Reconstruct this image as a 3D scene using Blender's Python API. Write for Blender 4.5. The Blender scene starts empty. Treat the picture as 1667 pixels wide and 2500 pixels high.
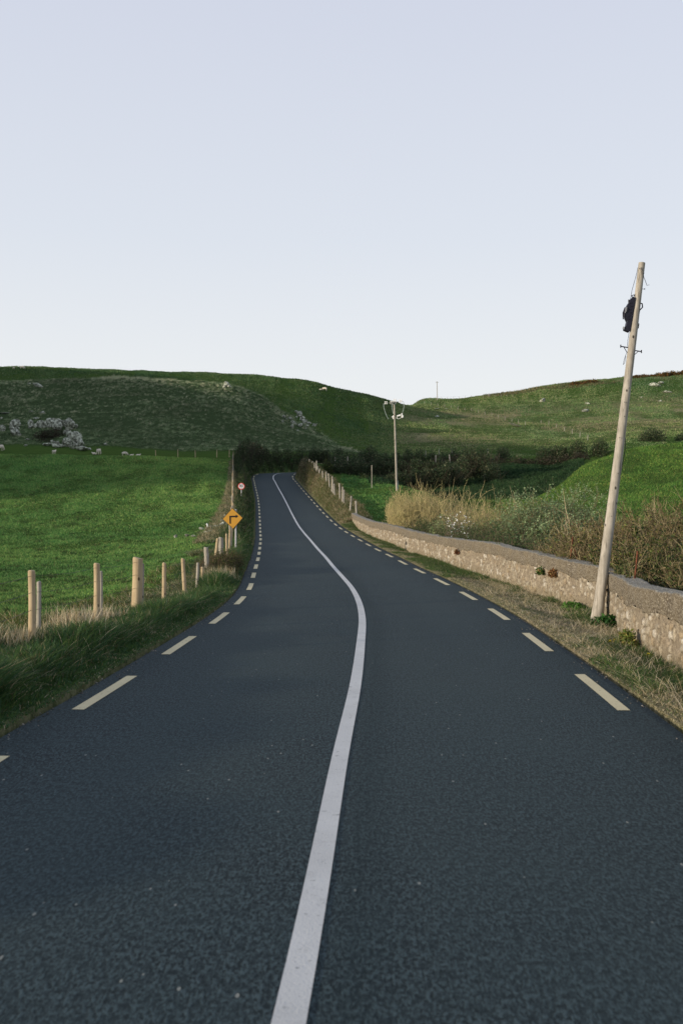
import bpy, math, random
import numpy as np
from mathutils import Vector, Matrix, noise as mnoise
R = math.radians
sc = bpy.context.scene
COL = sc.collection
rng = np.random.default_rng(7)
random.seed(7)

# ------------------------------------------------------------------ camera, sky, sun, exposure
F, CX, HY, CAMH = 2431.0, 833.5, 1263.0, 1.8      # focal length, centre and eye level in photo pixels
cam = bpy.data.cameras.new('camera'); camo = bpy.data.objects.new('camera', cam); COL.objects.link(camo)
cam.sensor_fit = 'VERTICAL'; cam.sensor_height = 36; cam.sensor_width = 24; cam.lens = 35
camo.location = (0, 0, CAMH); camo.rotation_euler = (R(90) + math.atan(13 / F), 0, 0)
cam.clip_start = .1; cam.clip_end = 6000
cam.dof.use_dof = True; cam.dof.focus_distance = 42; cam.dof.aperture_fstop = 3.6
sc.camera = camo
SUN_AZ, SUN_EL = 243.0, 8.0                          # compass degrees from +Y towards +X, and height
w = bpy.data.worlds.new("World"); sc.world = w; w.use_nodes = True
nt = w.node_tree; bg = nt.nodes['Background']
sky = nt.nodes.new('ShaderNodeTexSky'); sky.sky_type = 'NISHITA'; sky.sun_disc = False
sky.sun_elevation = R(SUN_EL); sky.sun_rotation = R(SUN_AZ); sky.air_density = 1.0; sky.dust_density = 1.0; sky.ozone_density = 2.2
hs = nt.nodes.new('ShaderNodeHueSaturation'); hs.inputs['Saturation'].default_value = .6
tc = nt.nodes.new('ShaderNodeTexCoord'); sxyz = nt.nodes.new('ShaderNodeSeparateXYZ'); nt.links.new(tc.outputs['Generated'], sxyz.inputs[0])
rp_ = nt.nodes.new('ShaderNodeValToRGB'); nt.links.new(sxyz.outputs[2], rp_.inputs[0])   # thin high veil: whiter towards the horizon
for _e in range(3): rp_.color_ramp.elements.new(.5)
for _e, (_p, _c) in zip(rp_.color_ramp.elements, ((.0, (.93, .94, .95)), (.13, (.93, .955, .975)), (.27, (.81, .86, .945)), (.45, (.73, .775, .90)), (1, (.50, .56, .74)))): _e.position = _p; _e.color = (*_c, 1)
ml = nt.nodes.new('ShaderNodeMixRGB'); ml.blend_type = 'MULTIPLY'; ml.inputs[0].default_value = 1; ml.inputs[2].default_value = (10, 10, 10, 1); nt.links.new(rp_.outputs[0], ml.inputs[1])
mx = nt.nodes.new('ShaderNodeMixRGB'); mx.inputs[0].default_value = .86
nt.links.new(sky.outputs[0], hs.inputs['Color']); nt.links.new(hs.outputs[0], mx.inputs[1]); nt.links.new(ml.outputs[0], mx.inputs[2])
nt.links.new(mx.outputs[0], bg.inputs[0]); bg.inputs[1].default_value = .1
sl = bpy.data.lights.new('sun', 'SUN'); so = bpy.data.objects.new('sun', sl); COL.objects.link(so)
sl.energy = 5.0; sl.angle = R(.6); sl.color = (1, .85, .66)
_d = Vector((math.sin(R(SUN_AZ)) * math.cos(R(SUN_EL)), math.cos(R(SUN_AZ)) * math.cos(R(SUN_EL)), math.sin(R(SUN_EL))))
so.rotation_euler = _d.to_track_quat('Z', 'Y').to_euler(); so.location = (-20, -20, 30)
sc.view_settings.view_transform = 'Standard'; sc.view_settings.look = 'None'
sc.view_settings.exposure = 0.0; sc.view_settings.gamma = 1

# ------------------------------------------------------------------ numeric helpers
def hermite(xk, yk):
    xk = np.array(xk, float); yk = np.array(yk, float)
    m = np.gradient(yk, xk)
    def f(x):
        x = np.clip(np.asarray(x, float), xk[0], xk[-1])
        i = np.clip(np.searchsorted(xk, x) - 1, 0, len(xk) - 2)
        h = xk[i + 1] - xk[i]; t = (x - xk[i]) / h
        return ((2*t**3 - 3*t**2 + 1) * yk[i] + (t**3 - 2*t**2 + t) * h * m[i]
                + (-2*t**3 + 3*t**2) * yk[i + 1] + (t**3 - t**2) * h * m[i + 1])
    return f
def sstep(a, b, x):
    t = np.clip((x - a) / (b - a), 0, 1); return t * t * (3 - 2 * t)
_P = np.random.default_rng(3).random((256, 256)).astype(np.float32)
def vnoise(x, y):
    xi = np.floor(x); yi = np.floor(y); fx = x - xi; fy = y - yi
    fx = fx*fx*fx*(fx*(fx*6 - 15) + 10); fy = fy*fy*fy*(fy*(fy*6 - 15) + 10)
    i = xi.astype(np.int64) & 255; j = yi.astype(np.int64) & 255; i1 = (i + 1) & 255; j1 = (j + 1) & 255
    a = _P[i, j] * (1 - fx) + _P[i1, j] * fx; b = _P[i, j1] * (1 - fx) + _P[i1, j1] * fx
    return (a * (1 - fy) + b * fy) * 2 - 1
def fbm(x, y, s, o=4, g=.5):
    r = 0; a = 1; t = 0; x = np.asarray(x, float) / s; y = np.asarray(y, float) / s
    for k in range(o):
        r = r + a * vnoise(x + 17.3 * k, y - 9.1 * k); t += a; a *= g
        x, y = (x * .8 - y * .6) * 2.03, (x * .6 + y * .8) * 2.03
    return r / t

# ------------------------------------------------------------------ road line (read off the photograph, metres)
RK = [(-100, -9.5, 0), (-20, -2.1, 0), (0, -.42, 0), (3.5, -.19, 0), (7.7, .0, 0), (10.5, .14, 0), (14.1, .27, 0), (17.9, .37, 0), (21.7, .36, .005), (25.2, .24, .04),
      (28.4, .03, .1), (32.7, -.26, .17), (37.2, -.56, .27), (44, -1.06, .42), (51.4, -1.62, .64), (58, -2.17, .88), (65.5, -2.8, 1.22), (77, -3.78, 1.98),
      (89.7, -4.89, 2.98), (102, -6.06, 4.1), (114, -7.3, 5.3), (122.7, -8.18, 6.2)]
_xc = hermite([k[0] for k in RK], [k[1] for k in RK])
_zy = [k[0] for k in RK] + [130, 134, 139, 143, 147, 150, 160]; _zz = [k[2] for k in RK] + [6.98, 7.5, 8.0, 8.3, 8.55, 8.7, 9.2]
road_zy = hermite(_zy, _zz)
def _path():
    ys = np.arange(-100, 122.7, .5); p = [(float(_xc(y)), float(y)) for y in ys]
    tail = [(-8.18, 122.7), (-8.8, 128.6), (-9.0, 134), (-8.2, 138.8), (-5.6, 142.6), (-1, 145.5), (6, 147.6), (16, 149), (40, 150)]
    q = []
    for i in range(len(tail) - 1):
        p0 = Vector(tail[max(i-1, 0)]) if i else Vector((-7.5, 116)); p1 = Vector(tail[i]); p2 = Vector(tail[i+1]); p3 = Vector(tail[min(i+2, len(tail)-1)])
        n = max(2, int((p2 - p1).length / .5))
        for k in range(n):
            t = k / n
            q.append(tuple(.5 * ((2*p1) + (p2-p0)*t + (2*p0-5*p1+4*p2-p3)*t*t + (3*p1-p0-3*p2+p3)*t**3)))
    return np.array(p + q)
PATH = _path()
_seg = np.diff(PATH, axis=0); SL = np.concatenate([[0], np.cumsum(np.hypot(_seg[:, 0], _seg[:, 1]))])
_i0 = np.argmin(np.abs(PATH[:, 1])); SL -= SL[_i0]
_t = np.gradient(PATH, axis=0); _t /= np.linalg.norm(_t, axis=1)[:, None]
NRM = np.stack([_t[:, 1], -_t[:, 0]], 1)                # points to the right of travel
PZ = road_zy(PATH[:, 1])
def road_pt(s, off):
    x = np.interp(s, SL, PATH[:, 0]); y = np.interp(s, SL, PATH[:, 1]); nx = np.interp(s, SL, NRM[:, 0]); ny = np.interp(s, SL, NRM[:, 1])
    return x + nx * off, y + ny * off
def road_coords(x, y):
    """signed offset from the centre line (right +), road height and nearest y on the line"""
    x = np.asarray(x, float); y = np.asarray(y, float); sh = x.shape; x = x.ravel(); y = y.ravel()
    s = np.full(x.shape, 999.); z = np.zeros(x.shape); yy = y.copy()
    near = (y > -99) & (y < 118)
    h = (_xc(y + .2) - _xc(y - .2)) / .4
    o = (x - _xc(y)) / np.sqrt(1 + h * h)
    s[near] = o[near]; yy[near] = (y + np.clip(o, -30, 30) * h / np.sqrt(1 + h*h))[near]; z = road_zy(yy)
    far = np.where((y >= 112) & (y < 190) & (np.abs(x) < 60))[0]
    sel = np.where(PATH[:, 1] > 100)[0]
    for a in range(0, len(far), 20000):
        id_ = far[a:a + 20000]
        d = (x[id_, None] - PATH[sel, 0][None])**2 + (y[id_, None] - PATH[sel, 1][None])**2
        k = sel[np.argmin(d, 1)]
        dx = x[id_] - PATH[k, 0]; dy = y[id_] - PATH[k, 1]
        o2 = dx * NRM[k, 0] + dy * NRM[k, 1]
        dist = np.sqrt(dx*dx + dy*dy)
        o2 = np.where(np.abs(o2) > dist * .7, o2, np.sign(o2 + 1e-9) * dist)
        wgt = sstep(112, 118, y[id_])
        s[id_] = np.where(y[id_] < 118, s[id_] * (1 - wgt) + o2 * wgt, o2)
        yy[id_] = np.where(y[id_] < 118, yy[id_] * (1 - wgt) + PATH[k, 1] * wgt, PATH[k, 1]); z[id_] = road_zy(yy[id_])
    return s.reshape(sh), z.reshape(sh), yy.reshape(sh)

# ------------------------------------------------------------------ lie of the land: height profiles along bearings
def rz(d, row): return CAMH + (1188 - row) * d / 2287.0     # height of what shows at a (1568-wide) photo row when it is d metres out
def pr(*k):
    return [(a[0], rz(a[0], a[1][0])) if isinstance(a[1], tuple) else a for a in k]
FLD = [(4, .1), (13, .02), (25, -.34), (40, -.1), (60, .8), (80, 2.8), (100, 5.2), (120, 8.0)]
PROF = {
 -1600: pr(*FLD, (138, 11.5), (160, 14), (200, 40), (240, 62), (300, 70), (360, 60), (600, 40), (2500, 10)),  # tall unseen hill added far left to shade the rough hillside
 -500: pr(*FLD, (138, 10.9), (160, 12), (185, 18), (215, 29), (250, 38), (300, 50), (360, 50), (600, 40), (2500, 10)),
 0: pr(*FLD, (138, (1042,)), (150, 10.7), (165, (1030,)), (180, (1000,)), (200, (950,)), (222, (905,)), (235, (877,)), (246, 35.6), (262, 36.5), (290, (856,)), (315, (845,)), (345, 49), (500, 40), (2500, 10)),
 300: pr(*FLD, (138, (1046,)), (150, 10.2), (165, (1038,)), (180, (1005,)), (205, (940,)), (225, (893,)), (240, (868,)), (250, 35.6), (265, 36.8), (290, (860,)), (315, (850,)), (345, 48), (500, 40), (2500, 10)),
 450: pr(*FLD, (138, (1050,)), (150, 10), (165, (1043,)), (180, (1012,)), (205, (950,)), (225, (900,)), (240, (871,)), (250, 34.6), (266, 36.5), (290, (868,)), (315, (856,)), (345, 47), (500, 40), (2500, 10)),
 530: pr(*FLD, (138, (1053,)), (150, 9.6), (165, (1048,)), (185, (1010,)), (205, (965,)), (225, (912,)), (240, (882,)), (252, 33.2), (268, 36), (290, (874,)), (315, (860,)), (345, 46), (500, 40), (2500, 10)),
 600: pr((4, .3), (25, 0), (60, .9), (80, 2.2), (100, 4), (120, 6.2), (138, 8.2), (150, 9), (165, (1052,)), (185, (1020,)), (205, (984,)), (225, (942,)), (240, (906,)), (252, 30.8), (268, 33.5), (290, (884,)), (315, (863,)), (345, 45), (500, 40), (2500, 10)),
 700: pr((4, .3), (25, 0), (60, .9), (80, 2.2), (100, 4), (120, 6.2), (138, 8.2), (150, 9), (165, (1050,)), (185, (1032,)), (205, (1006,)), (225, (975,)), (238, (962,)), (255, (950,)), (290, (900,)), (315, (868,)), (345, 43), (500, 38), (2500, 10)),
 800: pr((4, .3), (25, 0), (60, 1.0), (75, (1182,)), (85, (1155,)), (100, (1120,)), (111, (1098,)), (119, 5.9), (130, 7.3), (145, 9.4), (165, (1050,)), (190, (1038,)), (215, (1020,)), (240, (1000,)), (270, (962,)), (300, (916,)), (320, (895,)), (350, 42), (500, 36), (2500, 10)),
 850: pr((4, .2), (25, -.2), (50, .3), (70, 1.4), (84, (1156,)), (97, (1124,)), (108, (1098,)), (117, 5.6), (128, 6.9), (143, 9.2), (165, (1050,)), (190, (1040,)), (220, (1020,)), (250, (995,)), (285, (950,)), (315, (912,)), (333, (904,)), (370, 41), (500, 34), (2500, 10)),
 900: pr((4, .1), (20, -.3), (50, -.2), (66, .8), (80, (1160,)), (92, (1130,)), (100, (1112,)), (106, (1104,)), (115, 4.6), (125, 6.0), (140, 8.9), (165, (1050,)), (190, (1040,)), (220, (1020,)), (260, (988,)), (310, (945,)), (350, (917,)), (380, 44), (500, 40), (2500, 10)),
 960: pr((4, .1), (20, -.4), (50, -.5), (70, 1.0), (85, 2.7), (94, (1130,)), (104, 3.7), (118, 4.6), (138, (1072,)), (165, (1052,)), (190, (1042,)), (230, (1014,)), (280, (980,)), (340, (948,)), (420, (924,)), (470, (916,)), (600, 50), (2500, 10)),
 1050: pr((4, .1), (20, -.5), (50, -.8), (80, .8), (100, (1152,)), (120, (1118,)), (138, (1074,)), (152, (1060,)), (165, (1052,)), (200, (1032,)), (240, (1006,)), (300, (972,)), (360, (948,)), (430, (926,)), (470, (916,)), (600, 50), (2500, 10)),
 1150: pr((4, .1), (20, -.5), (50, -.8), (80, 1.2), (100, (1150,)), (120, (1115,)), (138, (1076,)), (155, (1056,)), (180, (1038,)), (220, (1015,)), (270, (990,)), (330, (962,)), (400, (930,)), (470, (904,)), (600, 56), (2500, 10)),
 1270: pr((4, .1), (20, -.5), (35, -.9), (50, -.3), (68, 1.6), (84, (1126,)), (94, 3.5), (108, 4.1), (130, (1092,)), (147, (1064,)), (170, (1044,)), (200, (1022,)), (250, (996,)), (320, (960,)), (400, (920,)), (470, (884,)), (600, 60), (2500, 10)),
 1350: pr((4, .1), (20, -.4), (35, -.5), (48, (1196,)), (62, (1138,)), (75, (1088,)), (84, (1063,)), (94, 6.2), (108, 5.8), (132, (1066,)), (155, (1048,)), (200, (1020,)), (250, (992,)), (320, (955,)), (400, (912,)), (470, (875,)), (600, 64), (2500, 10)),
 1450: pr((4, .1), (20, -.2), (30, -.2), (45, (1200,)), (60, (1132,)), (75, (1066,)), (86, (1030,)), (98, 7.6), (118, 7.2), (150, (1035,)), (200, (1004,)), (260, (975,)), (330, (940,)), (400, (903,)), (470, (866,)), (600, 68), (2500, 10)),
 1600: pr((4, .1), (20, -.2), (30, -.2), (45, (1195,)), (60, (1122,)), (75, (1052,)), (87, (1017,)), (98, 8.2), (118, 7.6), (150, (1032,)), (200, (1000,)), (260, (972,)), (330, (936,)), (400, (896,)), (470, (854,)), (600, 72), (2500, 10)),
 2200: pr((4, .1), (20, 0), (30, 0), (45, 1.8), (60, 4.5), (75, 8), (90, 10.5), (105, 10), (130, 10), (200, 20), (300, 40), (400, 52), (470, 66), (600, 70), (2500, 10)),
 4200: pr((4, .1), (20, 0), (60, 3), (100, 8), (300, 25), (600, 30), (2500, 10)),
}
_pk = sorted(PROF); _pu = np.array([math.atan((k - 784) / 2287) for k in _pk])
_LR = np.linspace(math.log(3.5), math.log(2500), 900); _rr = np.exp(_LR)
_zc = []
for k in _pk:
    d = np.array([a[0] for a in PROF[k]]); z = np.array([a[1] for a in PROF[k]])
    v = hermite(d, z)(_rr)
    kr = np.exp(-.5 * (np.arange(-6, 7) / 2.2)**2); kr /= kr.sum(); v = np.convolve(np.pad(v, 6, mode='edge'), kr, 'valid')
    _zc.append(v)
_zc = np.array(_zc)
_AU = np.linspace(_pu[0], _pu[-1], 1200)
_i = np.clip(np.searchsorted(_pu, _AU) - 1, 0, len(_pu) - 2); _tt = ((_AU - _pu[_i]) / (_pu[_i+1] - _pu[_i]))[:, None]
_ts = .5 * _tt + .5 * _tt**2 * (3 - 2*_tt)
_TAB = _zc[_i] * (1 - _ts) + _zc[_i + 1] * _ts
_kr = np.exp(-.5 * (np.arange(-14, 15) / 5.)**2); _kr /= _kr.sum()
_TAB = sum(_kr[j] * np.pad(_TAB, ((14, 14), (0, 0)), mode='edge')[j:j + 1200] for j in range(29))
def base_h(x, y):
    az = np.arctan2(x, y); r = np.hypot(x, y)
    azc = np.clip(az, _AU[0], _AU[-1]); d = np.maximum(r * np.cos(np.clip(az, -.42, .42)), 3.6)
    fa = (azc - _AU[0]) / (_AU[-1] - _AU[0]) * 1199; ia = np.clip(fa.astype(int), 0, 1198); ta = fa - ia
    fr = (np.log(np.clip(d, 3.6, 2490)) - _LR[0]) / (_LR[-1] - _LR[0]) * 899; ir = np.clip(fr.astype(int), 0, 898); tr = fr - ir
    h = (_TAB[ia, ir]*(1-ta)*(1-tr) + _TAB[ia+1, ir]*ta*(1-tr) + _TAB[ia, ir+1]*(1-ta)*tr + _TAB[ia+1, ir+1]*ta*tr)
    back = sstep(1.45, 2.0, np.abs(az))
    return h * (1 - back) + back * np.interp(r, [0, 30, 120, 400, 2500], [0, .0, 4, 12, 8])
wall_K = [(3, 3.2), (7.5, 3.62), (11.7, 4.0), (14.5, 4.23), (17.3, 4.72), (18.4, 4.86), (21.3, 4.79), (28.6, 4.25), (34.5, 3.68), (42, 2.94), (51, 2.2), (54, 1.79), (61, 1.22), (69, .69)]
wall_x = hermite([k[0] for k in wall_K], [k[1] for k in wall_K])
WL0, WL1 = 3.0, 69.0
_by = [-50, 0, 12, 16, 20, 24, 28, 32, 40, 60, 80, 95, 108, 120, 135, 150, 170]
bankL = hermite(_by, [.14, .13, .11, .04, -.12, -.28, -.16, .08, .05, .3, .5, .8, 1.1, 1.6, 2.1, 1.0, .6])
bankR = hermite([-50, 0, 40, 58, 62, 69, 74, 78, 82, 87, 91, 96, 107, 112, 126, 135, 150, 170], [.0, .0, .0, .0, .0, .25, .62, .78, .86, .95, 1.25, 1.6, 1.75, 2.05, 2.05, 1.7, .6, .3])
def wall_off(y):
    o = (wall_x(np.clip(y, WL0, WL1)) - _xc(y)); return np.where(y < WL1, o, 3.9)
def height(x, y, micro=True):
    x = np.asarray(x, float); y = np.asarray(y, float)
    b = base_h(x, y); s, zr, yy = road_coords(x, y)
    r = np.hypot(x, y)
    # undulation of the land
    amp = np.clip((r - 40) / 150, 0, 1)
    b = b + amp * .55 * fbm(x, y, 32, 3) * np.clip(1 - (r - 1200) / 800, 0, 1)
    hum = sstep(960, 1010, 1000) * np.exp(-(((x - 4.9) / 5)**2 + ((y - 92) / 4.0)**2))
    b = b + .55 * hum * (1 + .6 * fbm(x, y, 2.5, 2))
    # dome the steep outcrop bluff
    if micro:
        near = np.clip(1 - r / 700, 0, 1)
        b = b + .045 * fbm(x, y, 1.3, 4, .6) * near + .10 * fbm(x + 50, y, 5, 3) * np.clip(r / 60, 0, 1)
        az = np.arctan2(x, y)
        ter = np.clip((r - 150) / 60, 0, 1) * np.clip(1 - (r - 600) / 300, 0, 1)
        b = b + ter * (.22 * fbm(x / 3.2 + 9, y * 1.2, 3.2, 3) + .25 * fbm(x, y, 9, 2))
        rough = rough_mask(x, y)
        b = b + rough * .38 * fbm(x, y, 2.6, 4, .65)
    a = np.abs(s); t = a - 2.85
    left = s < 0
    BL = bankL(yy); BR = bankR(yy)
    n1 = fbm(x, y, .8, 3) if micro else 0
    n2 = fbm(x + 31, y, 2.6, 3) if micro else 0
    # left: bank up to the fence, then the field
    crl = zr + .03 + BL * sstep(.0, 1.15, t) + (.08 * n1 + .14 * n2) * sstep(0, .5, t)
    wL = sstep(1.5, 5.5, t)
    hl = crl * (1 - wL) + b * wL
    # right: verge to the wall, or a hedge bank
    wo = wall_off(yy) - 2.85
    crr = zr + .02 - .09 * sstep(.1, 1.0, t) * sstep(72, 62, yy) + BR * sstep(.0, 1.1, t) + (.02 * n1 + .03 * n2) * sstep(0, .3, t) + sstep(70, 76, yy) * (.12 * n1 + .2 * n2) * sstep(.1, .6, t)
    beyond = np.where(yy < 70, sstep(wo + .35, wo + 3.0, t), sstep(1.5, 5.0, t))
    hr = crr * (1 - beyond) + b * beyond
    h = np.where(left, hl, hr)
    return np.where(a > 40, b, np.where(a < 2.85, zr - .09, h))
def rough_mask(x, y):
    """tussocky rough grass on the near hillside (left of the middle)"""
    px = CX + x / np.maximum(y, 1) * F
    edge = np.interp(px, [560, 700, 790, 850, 900, 950], [262, 246, 232, 212, 196, 175])
    lo = np.interp(px, [-2000, 0, 600, 700, 800, 900], [168, 168, 168, 171, 177, 186])
    n = 5 * fbm(x, y, 14, 2)
    return sstep(0, 6, edge - 10 - y + n) * sstep(0, 6, y - lo + n) * sstep(930, 860, px) * (y > 1)
def ground_z(x, y): return float(height(np.array([x]), np.array([y]))[0])
def P(px, py, Z): return Vector(((px - CX) * Z / F, Z, CAMH - (py - HY) * Z / F))
def hit(px, py, dmin, dmax=900):
    """first ground point behind a photo pixel, at least dmin metres out"""
    d = np.exp(np.linspace(math.log(dmin), math.log(dmax), 1500)); x = (px - CX) * d / F; z = CAMH - (py - HY) * d / F
    g = height(x, d); k = np.where(g >= z)[0]
    k = k[0] if len(k) else len(d) - 1
    return Vector((x[k], d[k], g[k]))
def on_col(px, d): x = (px - CX) * d / F; return Vector((x, d, ground_z(x, d)))

# ------------------------------------------------------------------ object helpers
def link(o, parent=None, loc=None):
    COL.objects.link(o)
    if parent is not None: o.parent = parent
    if loc is not None: o.location = loc
    return o
def tag(o, label=None, cat=None, group=None, kind=None):
    if label: o['label'] = label
    if cat: o['category'] = cat
    if group: o['group'] = group
    if kind: o['kind'] = kind
    return o
def empty(name, loc, label, cat, group=None, rz_=0):
    o = bpy.data.objects.new(name, None); o.empty_display_size = .3; COL.objects.link(o); o.location = loc; o.rotation_euler = (0, 0, rz_)
    return tag(o, label, cat, group)
def mesh_np(name, V, faces, mat, parent=None, cols=None, smooth=True, loc=None):
    """faces: list of (M,k) int arrays"""
    me = bpy.data.meshes.new(name); V = np.asarray(V, np.float32)
    me.vertices.add(len(V)); me.vertices.foreach_set('co', V.ravel())
    faces = [np.asarray(f, np.int32) for f in faces if len(f)]
    nl = sum(f.size for f in faces); nf = sum(len(f) for f in faces)
    me.loops.add(nl); me.polygons.add(nf)
    me.loops.foreach_set('vertex_index', np.concatenate([f.ravel() for f in faces]))
    tot = np.concatenate([np.full(len(f), f.shape[1], np.int32) for f in faces])
    me.polygons.foreach_set('loop_start', np.concatenate([[0], np.cumsum(tot)[:-1]]).astype(np.int32))
    me.polygons.foreach_set('loop_total', tot)
    if smooth: me.polygons.foreach_set('use_smooth', np.ones(nf, bool))
    me.update(calc_edges=True)
    if cols is not None:
        c = np.ones((len(V), 4), np.float32); c[:, :cols.shape[1]] = cols
        at = me.color_attributes.new('Col', 'FLOAT_COLOR', 'POINT'); at.data.foreach_set('color', c.ravel())
    if mat: me.materials.append(mat)
    o = bpy.data.objects.new(name, me); return link(o, parent, loc)
class MB:
    """collects shapes for ONE mesh"""
    def __init__(s): s.v = []; s.f = []; s.n = 0; s.c = []
    def add(s, V, Fs, c=None):
        s.v.append(np.asarray(V, float)); s.f += [tuple(i + s.n for i in f) for f in Fs]; s.n += len(V)
        s.c.append(np.tile(c if c is not None else (1, 1, 1), (len(V), 1)))
    def tube(s, pts, rad, seg=8, cap=True, c=None, jit=0):
        pts = [Vector(p) for p in pts]; n = len(pts); rad = [rad] * n if not hasattr(rad, '__len__') else rad
        V = []; up = None
        for i, p in enumerate(pts):
            t = (pts[min(i+1, n-1)] - pts[max(i-1, 0)]).normalized()
            if up is None: up = t.orthogonal().normalized()
            up = (up - t * up.dot(t)).normalized(); b = t.cross(up)
            for k in range(seg):
                a = 2 * math.pi * k / seg; rr = rad[i] * (1 + (random.uniform(-jit, jit) if jit else 0))
                V.append(p + (up * math.cos(a) + b * math.sin(a)) * rr)
        Fs = [(i*seg+k, i*seg+(k+1) % seg, (i+1)*seg+(k+1) % seg, (i+1)*seg+k) for i in range(n-1) for k in range(seg)]
        if cap: Fs += [tuple(range(seg))[::-1], tuple(range((n-1)*seg, n*seg))]
        s.add(V, Fs, c); return s
    def box(s, c, size, rot=None, col=None):
        V = []
        for dx in (-.5, .5):
            for dy in (-.5, .5):
                for dz in (-.5, .5):
                    v = Vector((dx*size[0], dy*size[1], dz*size[2]))
                    if rot is not None: v = rot @ v
                    V.append(v + Vector(c))
        s.add(V, [(0,1,3,2),(4,6,7,5),(0,4,5,1),(2,3,7,6),(0,2,6,4),(1,5,7,3)], col); return s
    def prism(s, poly, y0, y1):
        """polygon in xz extruded in y"""
        n = len(poly); V = [(x, y0, z) for x, z in poly] + [(x, y1, z) for x, z in poly]
        s.add(V, [tuple(range(n)), tuple(range(2*n-1, n-1, -1))] + [(i, n+i, n+(i+1) % n, (i+1) % n) for i in range(n)]); return s
    def build(s, name, mat, parent=None, smooth=True, loc=None, attr=False):
        me = bpy.data.meshes.new(name); V = np.concatenate(s.v); me.from_pydata([tuple(v) for v in V], [], s.f); me.update()
        if smooth:
            me.polygons.foreach_set('use_smooth', np.ones(len(me.polygons), bool))
            try: me.set_sharp_from_angle(angle=R(40))
            except Exception: pass
        if attr:
            c = np.ones((len(V), 4), np.float32); c[:, :3] = np.concatenate(s.c)
            at = me.color_attributes.new('Col', 'FLOAT_COLOR', 'POINT'); at.data.foreach_set('color', c.ravel())
        if mat: me.materials.append(mat)
        return link(bpy.data.objects.new(name, me), parent, loc)
def copy_tree(o, parent=None):
    c = o.copy(); COL.objects.link(c)
    if parent is not None: c.parent = parent
    for ch in list(o.children): copy_tree(ch, c)
    return c

# ------------------------------------------------------------------ materials
def M_(name):
    m = bpy.data.materials.new(name); m.use_nodes = True; n = m.node_tree; p = n.nodes['Principled BSDF']
    p.inputs['Roughness'].default_value = .9; p.inputs['Specular IOR Level'].default_value = .25
    return m, n, p
def N(nt, typ, **kw):
    n = nt.nodes.new(typ)
    for k, v in kw.items():
        if k.startswith('i_'):
            key = k[2:]; n.inputs[int(key) if key.isdigit() else key.replace('_', ' ')].default_value = v
        else: setattr(n, k, v)
    return n
def ramp(nt, src, stops, interp='LINEAR'):
    r = nt.nodes.new('ShaderNodeValToRGB'); r.color_ramp.interpolation = interp
    el = r.color_ramp.elements
    while len(el) < len(stops): el.new(.5)
    for e, (p, c) in zip(el, stops):
        e.position = p; e.color = (*c, 1) if hasattr(c, '__len__') else (c, c, c, 1)
    nt.links.new(src, r.inputs[0]); return r.outputs[0]
def noise_(nt, vec, scale, detail=4, rough=.55, dist=0):
    n = N(nt, 'ShaderNodeTexNoise'); n.inputs['Scale'].default_value = scale; n.inputs['Detail'].default_value = detail
    n.inputs['Roughness'].default_value = rough; n.inputs['Distortion'].default_value = dist
    if vec is not None: nt.links.new(vec, n.inputs['Vector'])
    return n.outputs['Fac']
def mixc(nt, fac, a, b, mode='MIX'):
    m = nt.nodes.new('ShaderNodeMixRGB'); m.blend_type = mode
    for i, v in ((0, fac), (1, a), (2, b)):
        if isinstance(v, (int, float)): m.inputs[i].default_value = v if i == 0 else (v, v, v, 1)
        elif isinstance(v, tuple): m.inputs[i].default_value = (*v, 1)
        else: nt.links.new(v, m.inputs[i])
    return m.outputs[0]
def bump(nt, p, h, strength=.5, dist=.02):
    b = nt.nodes.new('ShaderNodeBump'); b.inputs['Strength'].default_value = strength; b.inputs['Distance'].default_value = dist
    nt.links.new(h, b.inputs['Height']); nt.links.new(b.outputs[0], p.inputs['Normal']); return b
def objco(nt): return nt.nodes.new('ShaderNodeTexCoord').outputs['Object']
def geopos(nt): return nt.nodes.new('ShaderNodeNewGeometry').outputs['Position']
def plain(name, col, rough=.7, metal=0, var=.25, scale=8, spec=.3):
    m, n, p = M_(name); v = noise_(n, objco(n), scale, 5)
    c = mixc(n, ramp(n, v, [(.3, 0), (.7, 1)]), tuple(x * (1 - var) for x in col), tuple(x * (1 + var) for x in col))
    n.links.new(c, p.inputs['Base Color']); p.inputs['Roughness'].default_value = rough; p.inputs['Metallic'].default_value = metal
    p.inputs['Specular IOR Level'].default_value = spec; return m

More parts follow.
